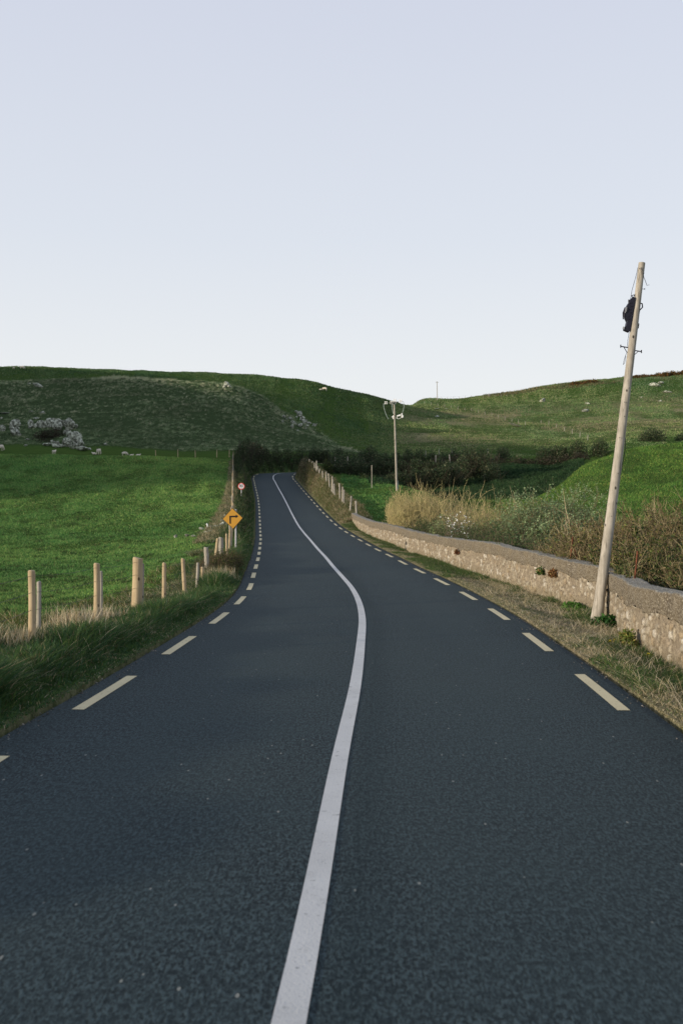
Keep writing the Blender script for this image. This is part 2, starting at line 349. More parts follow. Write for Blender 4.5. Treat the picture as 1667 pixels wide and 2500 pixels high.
def mat_ground():
    m, n, p = M_('turf')
    g = geopos(n); at = N(n, 'ShaderNodeAttribute', attribute_name='Col').outputs['Color']
    sp = n.nodes.new('ShaderNodeSeparateColor'); n.links.new(at, sp.inputs[0]); ro, dry, ear = sp.outputs
    big = noise_(n, g, .05, 3); mid = noise_(n, g, .55, 5, .65); fine = noise_(n, g, 6.5, 5, .7); vf = noise_(n, g, 40, 3, .7)
    c = mixc(n, ramp(n, mid, [(.32, 0), (.68, 1)]), (.026, .066, .017), (.054, .108, .025))
    c = mixc(n, ramp(n, big, [(.35, 0), (.65, .55)]), c, (.064, .10, .024))
    c = mixc(n, ramp(n, fine, [(.42, 0), (.62, .7)]), c, (.085, .125, .032))
    c = mixc(n, ramp(n, vf, [(.35, .5), (.6, 0)]), c, (.012, .03, .008))
    # tussocky rough grazing: straw and dull green
    r = mixc(n, ramp(n, fine, [(.36, 0), (.66, 1)]), (.018, .040, .018), (.070, .090, .045))
    r = mixc(n, ramp(n, mid, [(.45, 0), (.7, .5)]), r, (.030, .046, .02))
    c = mixc(n, ro, c, r)
    d = mixc(n, ramp(n, fine, [(.34, 0), (.66, 1)]), (.14, .13, .07), (.32, .28, .17))
    c = mixc(n, dry, c, d)
    e = mixc(n, ramp(n, fine, [(.4, 0), (.6, 1)]), (.10, .075, .05), (.26, .21, .15))
    c = mixc(n, ear, c, e)
    n.links.new(c, p.inputs['Base Color']); p.inputs['Specular IOR Level'].default_value = 0.0; p.inputs['Roughness'].default_value = 1
    mm = N(n, 'ShaderNodeMath', operation='ADD'); n.links.new(fine, mm.inputs[0]); n.links.new(noise_(n, g, 2.1, 3), mm.inputs[1])
    bump(n, p, mm.outputs[0], .8, .10); return m
def mat_road():
    m, n, p = M_('asphalt'); g = geopos(n)
    mpg = n.nodes.new('ShaderNodeMapping'); mpg.inputs['Scale'].default_value = (1, .42, 1); n.links.new(g, mpg.inputs[0]); gm = mpg.outputs[0]; f = noise_(n, gm, 60, 3, .8); f2 = noise_(n, gm, 27, 4, .8); mid = noise_(n, g, 1.1, 4); big = noise_(n, g, .13, 3)
    c = mixc(n, ramp(n, f, [(.40, 0), (.60, 1)]), (.005, .0085, .010), (.062, .092, .101))
    c = mixc(n, ramp(n, f2, [(.42, .7), (.52, 0)]), c, (.008, .014, .018))
    c = mixc(n, ramp(n, mid, [(.35, 0), (.75, .3)]), c, (.035, .057, .062))
    c = mixc(n, ramp(n, big, [(.4, 0), (.7, .22)]), c, (.046, .058, .054))
    vor = N(n, 'ShaderNodeTexVoronoi', feature='F1'); vor.inputs['Scale'].default_value = 13; n.links.new(gm, vor.inputs['Vector'])
    cc = n.nodes.new('ShaderNodeSeparateColor'); n.links.new(vor.outputs['Color'], cc.inputs[0])
    a = N(n, 'ShaderNodeMath', operation='LESS_THAN'); n.links.new(vor.outputs['Distance'], a.inputs[0]); a.inputs[1].default_value = .10
    b = N(n, 'ShaderNodeMath', operation='GREATER_THAN'); n.links.new(cc.outputs[0], b.inputs[0]); b.inputs[1].default_value = .84
    ab = N(n, 'ShaderNodeMath', operation='MULTIPLY'); n.links.new(a.outputs[0], ab.inputs[0]); n.links.new(b.outputs[0], ab.inputs[1])
    c = mixc(n, ab.outputs[0], c, (.21, .22, .20))
    # a long seam of darker binder and old wheel polish following the lanes
    at = N(n, 'ShaderNodeAttribute', attribute_name='Col').outputs['Color']
    sp = n.nodes.new('ShaderNodeSeparateColor'); n.links.new(at, sp.inputs[0])
    c = mixc(n, sp.outputs[0], c, (.042, .062, .065)); c = mixc(n, sp.outputs[1], c, (.008, .019, .023))
    n.links.new(c, p.inputs['Base Color'])
    p.inputs['Roughness'].default_value = .85; p.inputs['Specular IOR Level'].default_value = .12
    bump(n, p, mixc(n, .5, f, f2), .9, .012); return m
def mat_paint(name, col, wear):
    m, n, p = M_(name); g = geopos(n)
    c = mixc(n, ramp(n, noise_(n, g, 1.6, 5), [(.3, 0), (.7, 1)]), tuple(x * .86 for x in col), col)
    c = mixc(n, ramp(n, noise_(n, g, 60, 4, .8), [(.30, 1), (.37, 0)]), c, wear)
    c = mixc(n, ramp(n, noise_(n, g, 17, 5, .7), [(.33, .85), (.38, 0)]), c, wear)
    c = mixc(n, ramp(n, noise_(n, g, 4.5, 6, .75), [(.55, 0), (.75, .30)]), c, wear)
    n.links.new(c, p.inputs['Base Color']); p.inputs['Roughness'].default_value = .75
    bump(n, p, noise_(n, g, 90, 3), .5, .006); return m
def mat_blade(name, trans=.35, mul=1.0):
    m, n, p = M_(name)
    at = N(n, 'ShaderNodeAttribute', attribute_name='Col').outputs['Color']
    if mul != 1: at = mixc(n, 1, at, (mul, mul, mul), 'MULTIPLY')
    n.links.new(at, p.inputs['Base Color']); p.inputs['Roughness'].default_value = .7; p.inputs['Specular IOR Level'].default_value = .2
    tr = n.nodes.new('ShaderNodeBsdfTranslucent'); n.links.new(at, tr.inputs[0])
    ms = n.nodes.new('ShaderNodeMixShader'); ms.inputs[0].default_value = trans
    n.links.new(p.outputs[0], ms.inputs[1]); n.links.new(tr.outputs[0], ms.inputs[2])
    n.links.new(ms.outputs[0], n.nodes['Material Output'].inputs[0]); return m
def mat_wood(name, a, b, dark, grain=1.0, knots=True):
    m, n, p = M_(name); o = objco(n)
    mp = n.nodes.new('ShaderNodeMapping'); mp.inputs['Scale'].default_value = (38 * grain, 38 * grain, 2.2); n.links.new(o, mp.inputs[0])
    gr = noise_(n, mp.outputs[0], 1, 6, .65, .3); bl = noise_(n, o, 2.3, 3)
    c = mixc(n, ramp(n, gr, [(.3, 0), (.7, 1)]), a, b)
    c = mixc(n, ramp(n, bl, [(.4, 0), (.75, .5)]), c, dark)
    mp2 = n.nodes.new('ShaderNodeMapping'); mp2.inputs['Scale'].default_value = (60 * grain, 60 * grain, .9); n.links.new(o, mp2.inputs[0])
    c = mixc(n, ramp(n, noise_(n, mp2.outputs[0], 1, 4, .7), [(.33, .75), (.42, 0)]), c, dark)
    if knots:
        v = N(n, 'ShaderNodeTexVoronoi'); v.inputs['Scale'].default_value = 3.2
        mp3 = n.nodes.new('ShaderNodeMapping'); mp3.inputs['Scale'].default_value = (1.6, 1.6, 1); n.links.new(o, mp3.inputs[0]); n.links.new(mp3.outputs[0], v.inputs['Vector'])
        c = mixc(n, ramp(n, v.outputs['Distance'], [(.08, 1), (.13, 0)]), c, tuple(x * .35 for x in dark))
    n.links.new(c, p.inputs['Base Color']); p.inputs['Roughness'].default_value = .85
    bump(n, p, gr, .6, .008); return m
def mat_stone(name='rubble'):
    m, n, p = M_(name); g = geopos(n)
    at = N(n, 'ShaderNodeAttribute', attribute_name='Col').outputs['Color']
    f = noise_(n, g, 14, 6, .75); f2 = noise_(n, g, 60, 4, .7)
    c = mixc(n, 1, at, ramp(n, f, [(.28, (.45, .42, .39)), (.72, (1.42, 1.40, 1.34))]), 'MULTIPLY')
    c = mixc(n, 1, c, ramp(n, f2, [(.3, .55), (.7, 1.3)]), 'MULTIPLY')
    c = mixc(n, ramp(n, noise_(n, g, 3.3, 5, .7), [(.58, 0), (.72, .6)]), c, (.13, .105, .07))
    n.links.new(c, p.inputs['Base Color']); bump(n, p, mixc(n, .5, f, f2), .9, .02); return m
def mat_coping():
    m, n, p = M_('pebble_concrete'); g = geopos(n)
    v = N(n, 'ShaderNodeTexVoronoi'); v.inputs['Scale'].default_value = 46; n.links.new(g, v.inputs['Vector'])
    hsv = n.nodes.new('ShaderNodeSeparateColor'); n.links.new(v.outputs['Color'], hsv.inputs[0])
    c = mixc(n, ramp(n, hsv.outputs[0], [(0, 0), (1, 1)]), (.115, .10, .074), (.34, .305, .24))
    c = mixc(n, ramp(n, v.outputs['Distance'], [(.40, 0), (.62, .8)]), c, (.06, .045, .028))
    c = mixc(n, ramp(n, noise_(n, g, 2.2, 6, .7), [(.42, 0), (.7, .55)]), c, (.20, .165, .105))
    c = mixc(n, ramp(n, noise_(n, g, 7, 6, .8), [(.60, 0), (.68, .8)]), c, (.40, .37, .31))
    # pale grey lichen on the upward faces
    ge = n.nodes.new('ShaderNodeNewGeometry'); sx = n.nodes.new('ShaderNodeSeparateXYZ'); n.links.new(ge.outputs['Normal'], sx.inputs[0])
    up = ramp(n, sx.outputs[2], [(.55, 0), (.9, .75)])
    c = mixc(n, up, c, mixc(n, ramp(n, noise_(n, g, 22, 5, .8), [(.4, 0), (.6, 1)]), (.11, .11, .09), (.34, .33, .29)))
    n.links.new(c, p.inputs['Base Color'])
    b = bump(n, p, v.outputs['Distance'], .8, .02); b.invert = True; return m
def mat_rock():
    m, n, p = M_('lichen_rock'); o = geopos(n)
    f = noise_(n, o, 1.3, 8, .8); l = noise_(n, o, 1.9, 6, .85)
    c = mixc(n, ramp(n, f, [(.3, 0), (.7, 1)]), (.02, .022, .015), (.19, .20, .155))
    c = mixc(n, ramp(n, l, [(.47, 0), (.55, 1)]), c, (.50, .53, .44))
    c = mixc(n, ramp(n, noise_(n, o, 1.7, 4, .6), [(.62, 0), (.7, .6)]), c, (.045, .05, .03))
    n.links.new(c, p.inputs['Base Color']); bump(n, p, f, 1, .2); return m
TURF = mat_ground(); ROAD = mat_road()
WHITE = mat_paint('white_road_paint', (.53, .54, .53), (.12, .13, .13)); YELLOW = mat_paint('yellow_road_paint', (.57, .51, .32), (.11, .10, .08))
BLADE = mat_blade('grass_blades', .3); LEAF = mat_blade('leaves', .25); TWIG = mat_blade('twigs', 0)
NEWWOOD = mat_wood('new_fence_timber', (.34, .265, .16), (.49, .39, .25), (.20, .145, .085))
OLDWOOD = mat_wood('weathered_fence_timber', (.26, .24, .20), (.42, .39, .33), (.09, .085, .07))
POLEWOOD = mat_wood('weathered_pole_timber', (.24, .22, .18), (.47, .435, .375), (.10, .09, .075), .55)
WIRE = plain('dark_fence_wire', (.06, .055, .05), .5, .6); RUST = plain('rusty_iron', (.13, .045, .022), .8, .2, .5, 30)
GALV = plain('galvanised_steel', (.36, .37, .39), .5, .3, .12, 10); BLACKM = plain('black_equipment', (.012, .012, .022), .5, 0, .3, 12)
PORC = plain('white_porcelain', (.80, .80, .78), .3, 0, .05, 5, .5); CONDUIT = plain('pale_cable', (.32, .38, .36), .6)
STONE = mat_stone(); COPING = mat_coping(); ROCK = mat_rock()

# ------------------------------------------------------------------ ground: one sheet on a grid that is denser where one looks
def make_ground():
    az = np.concatenate([np.linspace(-180, -60, 25)[:-1], np.linspace(-60, -25, 50)[:-1], np.linspace(-25, 25, 800), np.linspace(25, 60, 50)[1:], np.linspace(60, 180, 25)[1:]])
    az = np.radians(az[:-1]); na = len(az)
    r = np.concatenate([[.6, 1.2, 2, 2.8], np.exp(np.linspace(math.log(3.6), math.log(620), 950)), np.exp(np.linspace(math.log(660), math.log(4500), 24))])
    nr = len(r)
    A, RR = np.meshgrid(az, r, indexing='ij')
    X = RR * np.sin(A); Y = RR * np.cos(A); Z = height(X, Y)
    V = np.stack([X.ravel(), Y.ravel(), Z.ravel()], 1); V = np.vstack([V, [[0, 0, float(Z[:, 0].mean())]]])
    ia = np.arange(na)[:, None]; ja = np.arange(nr - 1)[None]; i1 = (ia + 1) % na
    q = np.stack([(ia*nr + ja), (ia*nr + ja + 1), (i1*nr + ja + 1), (i1*nr + ja)], -1).reshape(-1, 4)
    t = np.stack([np.full(na, na*nr), np.arange(na)*nr, ((np.arange(na)+1) % na)*nr], 1)
    # land cover
    px = CX + X / np.maximum(Y, 1) * F; fw = Y > 1
    s, zr, yy = road_coords(X, Y); a = np.abs(s) - 2.85
    ro = rough_mask(X, Y) * .92
    n8 = fbm(X, Y, 8, 4); n25 = fbm(X, Y, 25, 4); n1 = fbm(X, Y, 1.1, 4)
    dry = np.zeros_like(X)
    d1 = (px > 900) & (Y > 200) & (Y < 400)
    dry = np.where(d1, np.clip(.10 + .8 * sstep(.0, .35, n25 + .25 * n8) * sstep(940, 1040, px) * sstep(215, 250, Y) * sstep(385, 330, Y), 0, 1), dry)
    top = sstep(430, 455, Y) * sstep(1180, 1250, px)
    dry = np.maximum(dry, top * sstep(-.1, .3, n8) * .6)
    # yellowed brow on the near right-hand hill
    dry = np.maximum(dry, .34 * sstep(1180, 1240, px) * sstep(66, 82, Y) * sstep(96, 88, Y) * sstep(-.3, .4, n8))
    verge = (s > 2.8) & (yy > -20) & (yy < 70) & (s < wall_off(yy) + .1)
    dry = np.where(verge, np.clip(.35 + .5 * sstep(-.2, .5, n1) + .25 * sstep(25, 15, yy), 0, 1), dry)
    bl = (a > 0) & (a < 2.2) & (s < 0) & (yy < 150) & (Y > -50)
    dry = np.where(bl, np.clip(.3 * sstep(.9, 1.5, a) * sstep(-.3, .4, n1), 0, 1), dry)
    br = (a > 0) & (a < 2.0) & (s > 0) & (yy >= 70) & (yy < 150)
    dry = np.where(br, .3 + .3 * sstep(-.2, .4, n1), dry)
    ear = np.where((a > -.1) & (a < .10) & (yy < 150), .35, 0.)
    ear = np.where(verge & (yy > 17) & (yy < 31), np.maximum(ear, .75 * sstep(.25, .5, a) * sstep(1.2, .7, a) * sstep(-.35, .1, n1)), ear)
    # bare soil scars on the far slope
    for cx_, cy_, w_, h_ in ((1122, 216, 1.6, 1.2), (1151, 214, 2.0, 1.4)):
        gx = (cx_ - CX) * cy_ / F; ear = np.maximum(ear, sstep(1.3, .5, np.hypot((X - gx) / w_, (Y - cy_) / h_ / 3) + .4 * n1))
    ro = np.where(bl | br, .5, ro)
    gx = (118 - CX) * 174 / F; ear = np.maximum(ear, .0 * X)
    cols = np.stack([ro.ravel(), dry.ravel(), ear.ravel()], 1); cols = np.vstack([cols, [[0, 0, 0]]])
    g = mesh_np('ground', V, [q, t], TURF, None, cols); tag(g, kind='structure')
    return g
make_ground()

# ------------------------------------------------------------------ road and paint
def strip(name, s0, s1, offs, mat, lift, kind='structure', step=.5, thick=0, wob=0, cols=None):
    n = max(2, int((s1 - s0) / step) + 1); S = np.linspace(s0, s1, n); V = []; C = []
    for j, o in enumerate(offs):
        wv = wob * fbm(S * 1.0, np.full(n, 10. * j), 1.4, 3) if (wob and j in (0, len(offs)-1)) else 0
        x, y = road_pt(S, o + wv); z = np.interp(S, SL, PZ) + lift
        if thick and j in (0, len(offs)-1): z = z - thick
        V.append(np.stack([x, y, z], 1)); C.append(cols(S, o) if cols else np.zeros((n, 3)))
    V = np.concatenate(V); a = np.arange(n - 1); q = np.concatenate([np.stack([j*n + a, (j+1)*n + a, (j+1)*n + a + 1, j*n + a + 1], 1) for j in range(len(offs) - 1)])
    return V, q, np.concatenate(C)
def road_cols(S, o):
    pol = .25 * np.exp(-((abs(o) - 1.45) / .55)**2) + .12 * np.exp(-((abs(o) - .7) / .3)**2)
    seam = .30 * math.exp(-((o - .22) / .12)**2) + .22 * math.exp(-((abs(o) - 2.6) / .2)**2)
    return np.stack([pol * (1 + .6 * fbm(S, np.full(len(S), o * 2.), 5, 3)), np.full(len(S), seam), np.zeros(len(S))], 1).clip(0, 1)
SE = float(SL[-1]) - 1
_of = [-2.86, -2.80] + list(np.linspace(-2.7, 2.7, 55)) + [2.80, 2.86]
V, q, C = strip('road', -95, SE, _of, ROAD, 0, thick=.06, wob=.05, cols=road_cols)
tag(mesh_np('road', V, [q], ROAD, None, C), kind='structure')
V, q, C = strip('centre_line', -95, SE, [-.062, .062], WHITE, .005)
tag(mesh_np('centre_line', V, [q], WHITE, None, C), kind='structure')
Vs = []; qs = []; n0 = 0
for side, ph, per, ln in ((-1, 9.2, 3.8, 2.0), (1, 9.42, 4.05, 2.1)):
    for k in range(-8, 60):
        s0 = ph + k * per - (.45 if k < 0 and side > 0 else 0); s1 = s0 + ln
        if s1 > SE - 4: break
        V, q, _ = strip('m', s0, s1, sorted([side * 2.6, side * 2.48]), YELLOW, .005)
        Vs.append(V); qs.append(q + n0); n0 += len(V)
tag(mesh_np('edge_markings', np.concatenate(Vs), [np.concatenate(qs)], YELLOW), kind='structure')

# ------------------------------------------------------------------ blades of grass
def blades(name, base, hgt, wid, col, mat=BLADE, lean=.5, droop=.5, parent=None, az=None, seg=2, kind='stuff', label=None, cat=None):
    """base (N,3); each blade a bent tapering strip"""
    n = len(base); hgt = np.broadcast_to(hgt, n); wid = np.broadcast_to(wid, n)
    a = rng.random(n) * 2 * np.pi if az is None else az
    d = np.stack([np.cos(a), np.sin(a)], 1); ln = lean * (rng.random(n) * .9 + .1)
    tw = rng.random(n) * np.pi; sd = np.stack([np.cos(tw), np.sin(tw), np.zeros(n)], 1)
    rows = []
    for k in range(seg + 1):
        t = k / seg; out = ln * t + droop * ln * t * t
        p = base.copy(); p[:, :2] += d * (out * hgt)[:, None]; p[:, 2] += hgt * (t - .35 * droop * ln * t * t)
        if k < seg:
            wv = sd * (wid * (1 - .55 * t) / 2)[:, None]; rows += [p - wv, p + wv]
        else: rows += [p]
    nv = 2 * seg + 1; V = np.stack(rows, 1).reshape(-1, 3); o = (np.arange(n) * nv)[:, None]
    q = [o + np.array([[2*k, 2*k+1, 2*k+3, 2*k+2]]) for k in range(seg - 1)]
    tr = o + np.array([[2*seg-2, 2*seg-1, 2*seg]])
    C = np.repeat(col, nv, 0)
    ob = mesh_np(name, V, ([np.concatenate(q)] if q else []) + [tr], mat, parent, C, smooth=False)
    if kind: tag(ob, label, cat, kind=kind)
    return ob
def pal(n, cols, wts, var=.25):
    cols = np.array(cols); i = rng.choice(len(cols), n, p=np.array(wts) / sum(wts)); return cols[i] * (1 + var * (rng.random((n, 1)) * 2 - 1))
GREEN = (.060, .125, .030); DGREEN = (.028, .070, .022); LGREEN = (.11, .18, .045); STRAW = (.42, .35, .21); PALE = (.52, .46, .33); BROWN = (.14, .10, .055); OLIVE = (.085, .095, .03)
def on_ground(x, y, sink=.01):
    return np.stack([x, y, height(x, y) - sink], 1)
def strip_pts(n, y0, y1, o0, o1, power=1.0):
    """points beside the road: arc length y0..y1, offset o0..o1; more of them near the camera for power > 1"""
    u = rng.random(n); s = y0 + (y1 - y0) * u**power; o = o0 + (o1 - o0) * rng.random(n)
    x, y = road_pt(s, o); return x, y, s, o
# left bank: long dark shaded grass, straw along its crest
x, y, s, o = strip_pts(330000, 3.5, 46, -2.82, -4.9, 1.6)
n1 = fbm(x, y, .55, 3); n2 = fbm(x + 9, y, 1.8, 3); cr = sstep(3.75, 4.3, -o + .3 * n2)
keep = (rng.random(len(x)) < .35 + .9 * sstep(-.35, .35, n1)) & ~((-o > 4.4) & (n2 < -.1))
x, y, s, o, n1, n2, cr = [v[keep] for v in (x, y, s, o, n1, n2, cr)]; n = len(x)
h = (.035 + .21 * sstep(2.85, 3.5, -o)) * (.7 + .6 * rng.random(n)) * (1 + .5 * n2) + .05 * cr * (n1 > .1)
c = pal(n, [DGREEN, GREEN, (.05, .11, .05), BROWN, LGREEN], [4, 5, 4, .4, 1.3])
st = rng.random(n) < .05 + .10 * sstep(.2, .6, n1) + .36 * cr * sstep(-.1, .4, n2 + .6 * n1); c[st] = pal(st.sum(), [STRAW, PALE, (.24, .18, .10), OLIVE], [4, 2, 2, 2])
blades('bank_grass', on_ground(x, y), (h * (.8 + .45 * sstep(3.05, 3.4, -o) * sstep(4.0, 3.7, -o))).clip(.03, .45), .008 + .005 * rng.random(n), c, lean=.8, droop=.9, seg=3)
x, y, s, o = strip_pts(1000, 6, 34, -3.35, -4.3, 1.4)
blades('bank_strands', on_ground(x, y), rng.uniform(.16, .34, len(x)), .008, pal(len(x), [(.30, .26, .16), STRAW, (.20, .22, .11)], [2, 1, 2]), lean=1.6, droop=1.3, seg=5, az=rng.normal(-.4, .8, len(x)))
# plumes of dead seed heads standing above the crest
pl = []
for cx_, y_, m, hh in ((40, 12.2, 260, .42), (110, 12.8, 160, .34), (190, 14.0, 420, .62), (175, 14.6, 200, .45), (150, 13.6, 200, .35), (270, 16.2, 200, .42), (340, 19, 180, .35), (520, 27.5, 260, .55), (500, 28.8, 200, .4), (545, 27.2, 200, .45), (455, 24, 120, .4)):
    p = on_col(cx_, y_); a = rng.normal(0, .16, (m, 2)); xx = p.x + a[:, 0]; yy_ = p.y + a[:, 1] * 1.5
    pl.append(np.column_stack([xx, yy_, rng.uniform(.4, .9, m) * hh]))
pl = np.concatenate(pl)
blades('dry_seed_grass', on_ground(pl[:, 0], pl[:, 1]), pl[:, 2], .011, pal(len(pl), [PALE, STRAW, (.36, .24, .13)], [4, 4, 1]), lean=.42, droop=.6, seg=3)
# right verge: short, dry and tangled, greener near the wall
x, y, s, o = strip_pts(300000, 4.5, 70, 2.80, 4.9, 1.9)
k = o < wall_off(y) + .05; x, y, s, o = x[k], y[k], s[k], o[k]
n1 = fbm(x, y, .5, 3); n2 = fbm(x + 40, y, 1.5, 3); n = len(x)
wf = (o - 2.9) / np.maximum(wall_off(y) - 2.9, .3)
gr = sstep(.05, .45, n2 + .5 * (wf - .5) + .45 * sstep(24, 32, y)); bare = (y > 16.5) & (y < 31) & (wf > .15) & (wf < .6) & (n1 < .25)
k = ~(bare & (rng.random(n) < .85)); x, y, s, o, n1, n2, wf, gr = [v[k] for v in (x, y, s, o, n1, n2, wf, gr)]; n = len(x)
c = pal(n, [STRAW, PALE, OLIVE, (.30, .26, .16)], [4, 3, 2, 3]); g_ = rng.random(n) < .20 + .7 * gr
c[g_] = pal(g_.sum(), [GREEN, LGREEN, DGREEN, OLIVE], [4, 1.5, 2, 2])
h = .022 + (.028 + .045 * sstep(0, .5, n2) + .06 * gr * sstep(.5, 1, wf)) * (.4 + 1.1 * rng.random(n))
blades('verge_grass', on_ground(x, y), h * (.3 + .7 * sstep(0, .22, o - 2.82)), .008, c, lean=1.3, droop=1.2, seg=3)
x, y, s, o = strip_pts(5500, 7, 28, 3.0, 4.6, 1.4); k = o < wall_off(y); x, y = x[k], y[k]; k = fbm(x, y, .9, 2) > .02; x, y = x[k], y[k]
blades('dry_stalks', on_ground(x, y), rng.uniform(.10, .26, len(x)), .005, pal(len(x), [PALE, STRAW], [1, 1]), lean=1.2, droop=1, seg=4)
# hedge banks further along both sides
for nm, a0, a1, o0, o1, cnt in (('far_bank_grass', 46, 137, -2.95, -5.6, 90000), ('hedge_bank_grass', 68, 136, 2.95, 5.2, 80000)):
    x, y, s, o = strip_pts(cnt, a0, a1, o0, o1); n1 = fbm(x, y, 1.6, 3); n = len(x)
    if o0 < 0: c = pal(n, [DGREEN, GREEN, (.03, .06, .02), OLIVE], [5, 3, 3, 1]); st = rng.random(n) < .1 + .45 * sstep(4.2, 5, -o)
    else: c = pal(n, [OLIVE, GREEN, (.10, .09, .045), BROWN, LGREEN], [4, 3, 3, 2, 1]); st = rng.random(n) < .18 + .4 * sstep(0, .5, n1)
    c[st] = pal(st.sum(), [STRAW, (.25, .19, .11), PALE], [3, 3, 1])
    h = (.10 + .22 * rng.random(n)) * (1 + .7 * n1) * sstep(2.86, 3.3, np.abs(o)) + .03
    blades(nm, on_ground(x, y), h, .022, c, lean=.9, droop=.8, seg=2)
# cropped pasture: tufts everywhere on the open land, coarser the farther they stand
def pasture(name, px0, px1, d0, d1, n, cols, wts, cond=None, hk=.0011, h0=.025, wk=.0008, lean=1.0, patch=1.4, pw=1.6):
    px = rng.uniform(px0, px1, n); d = d0 * (d1 / d0)**(rng.random(n)**(1 / pw)); x = (px - CX) * d / F; y = d
    if cond is not None: k = cond(x, y, px); x, y, d = x[k], y[k], d[k]
    s_, _, _ = road_coords(x, y); k = (np.abs(s_) > 4.2); x, y, d = x[k], y[k], d[k]; n = len(x)
    v = fbm(x, y, patch * .5 + d * .012, 4, .6); k = rng.random(n) < .45 + 1.6 * np.clip(v + .25, 0, 1); x, y, d, v = x[k], y[k], d[k], v[k]; n = len(x)
    L = fbm(x, y * 1.6, 13 + .05 * d, 4, .6)[:, None]; c = np.array([1.22, 1.2, 1.15]) * pal(n, cols, wts, .3) * (1 + .45 * v[:, None]) * (1 + np.array([[.55, .30, .25]]) * L)
    if name == 'slope_grass':
        dm = sstep(.0, .4, fbm(x, y * .45, 24, 4) + .12) * sstep(205, 240, y) * sstep(400, 340, y); t_ = rng.random(n) < .65 * dm; c[t_] = pal(t_.sum(), [(.27, .24, .145), (.20, .19, .11)], [1, 1])
    blades(name, on_ground(x, y, .01), (h0 + hk * d) * (.5 + rng.random(n)) * (1 + .7 * np.clip(v, -.6, 1)), .006 + wk * d, c, lean=lean, seg=1)
MEAD = [(.085, .185, .045), (.045, .125, .034), (.15, .25, .065), (.20, .24, .09)]
pasture('pasture_grass', -700, 575, 9, 142, 900000, MEAD, [5, 3, 3, 1.2], lambda x, y, px: (x < _xc(np.minimum(y, 122)) - 4.2) & ~((y > 137) & (px > 560)))
pasture('hilltop_grass', -60, 960, 168, 345, 200000, [(.060, .115, .042), (.040, .082, .032), (.105, .15, .06), (.14, .16, .075)], [4, 4, 2, .8], lambda x, y, px: (rough_mask(x, y) < .3) & (y > 165), hk=.0009)
pasture('valley_grass', 640, 1120, 66, 165, 130000, MEAD, [4, 5, 1.6, .6], lambda x, y, px: (px > CX) | (y > 144))
pasture('green_hill_grass', 1130, 2500, 36, 110, 420000, [(.070, .150, .028), (.040, .100, .022), (.125, .20, .042), (.18, .20, .055)], [5, 3, 2.6, .9], lambda x, y, px: x > wall_x(69) + 8)
pasture('hollow_shade_scrub', 900, 1420, 100, 141, 110000, [(.016, .040, .016), (.025, .056, .02), (.045, .065, .03)], [4, 4, 1], lambda x, y, px: y > 100, hk=.0028, wk=.0014)  # low scrub coloured extra dark, the shade of the hollow put into it
pasture('slope_grass', 930, 1760, 160, 480, 260000, [(.10, .165, .055), (.062, .115, .040), (.17, .20, .09), (.26, .25, .15)], [5, 3, 2, 1.2], None, hk=.0007, wk=.0007, lean=.8)
# weeds and rank growth just behind the fence
x = rng.uniform(-5.8, -3.9, 14000); y = rng.uniform(11, 31, 14000); k = (fbm(x, y, 1.3, 3) > .08) & (x < _xc(y) - 3.9); x, y = x[k], y[k]
blades('rank_weeds', on_ground(x, y), rng.uniform(.08, .26, len(x)), .02, pal(len(x), [OLIVE, (.12, .12, .03), STRAW, GREEN], [4, 3, 2, 3]), lean=1.1, seg=2)
# tussocks over the rough hillside: windblown clumps, palest along the brow
n = 26000; px = rng.uniform(-60, 950, n); dd = rng.uniform(164, 268, n); x = (px - CX) * dd / F; y = dd
m = rough_mask(x, y); k = (m > .35) & (rng.random(n) < .3 + .9 * sstep(-.3, .35, fbm(x, y, 7, 3))); x, y = x[k], y[k]; nc = len(x); K_ = 13
tone = rng.random(nc); sz = rng.uniform(.45, 1.0, nc) * (1 + .35 * fbm(x, y, 9, 2))
crest = sstep(-22, -9, y - np.interp(CX + x / y * F, [560, 700, 790, 850], [250, 240, 226, 206])); q_ = sstep(-.35, .35, fbm(x, y, 11, 3)); tone = tone * .88 + .5 * crest * q_ + .16 * sstep(175, 235, y) - .05; sz = sz * (1 + .4 * crest * q_)
x = np.repeat(x, K_) + rng.normal(0, .16, nc * K_); y = np.repeat(y, K_) + rng.normal(0, .16, nc * K_); n = len(x); tone = np.repeat(tone, K_); hh = np.repeat(sz, K_) * rng.uniform(.45, 1, n) * .72
c = np.where((tone > .80)[:, None], pal(n, [(.50, .49, .33), (.38, .41, .26)], [1, 1]), np.where((tone > .45)[:, None], pal(n, [(.25, .31, .17), (.18, .24, .125)], [1, 1]), pal(n, [(.08, .135, .06), (.11, .165, .07)], [1, 1])))
blades('hillside_grass', on_ground(x, y, .05), hh, .05, c * (1 + .5 * fbm(x, y, 16, 4))[:, None], lean=1.0, droop=1.0, az=rng.normal(.35, 1.3, n), seg=3)
# rough growth on the far slope and valley sides
n = 60000; px = rng.uniform(840, 1700, n); dd = rng.uniform(130, 400, n)**1.0; x = (px - CX) * dd / F; y = dd
k = (fbm(x, y, 22, 3) > .05); x, y = x[k], y[k]; n = len(x)
blades('far_slope_grass', on_ground(x, y, .03), .12 + .2 * rng.random(n), .10, pal(n, [(.06, .085, .03), (.12, .12, .06), (.20, .175, .10), GREEN], [4, 3, 1.2, 4]), lean=.9, seg=1)

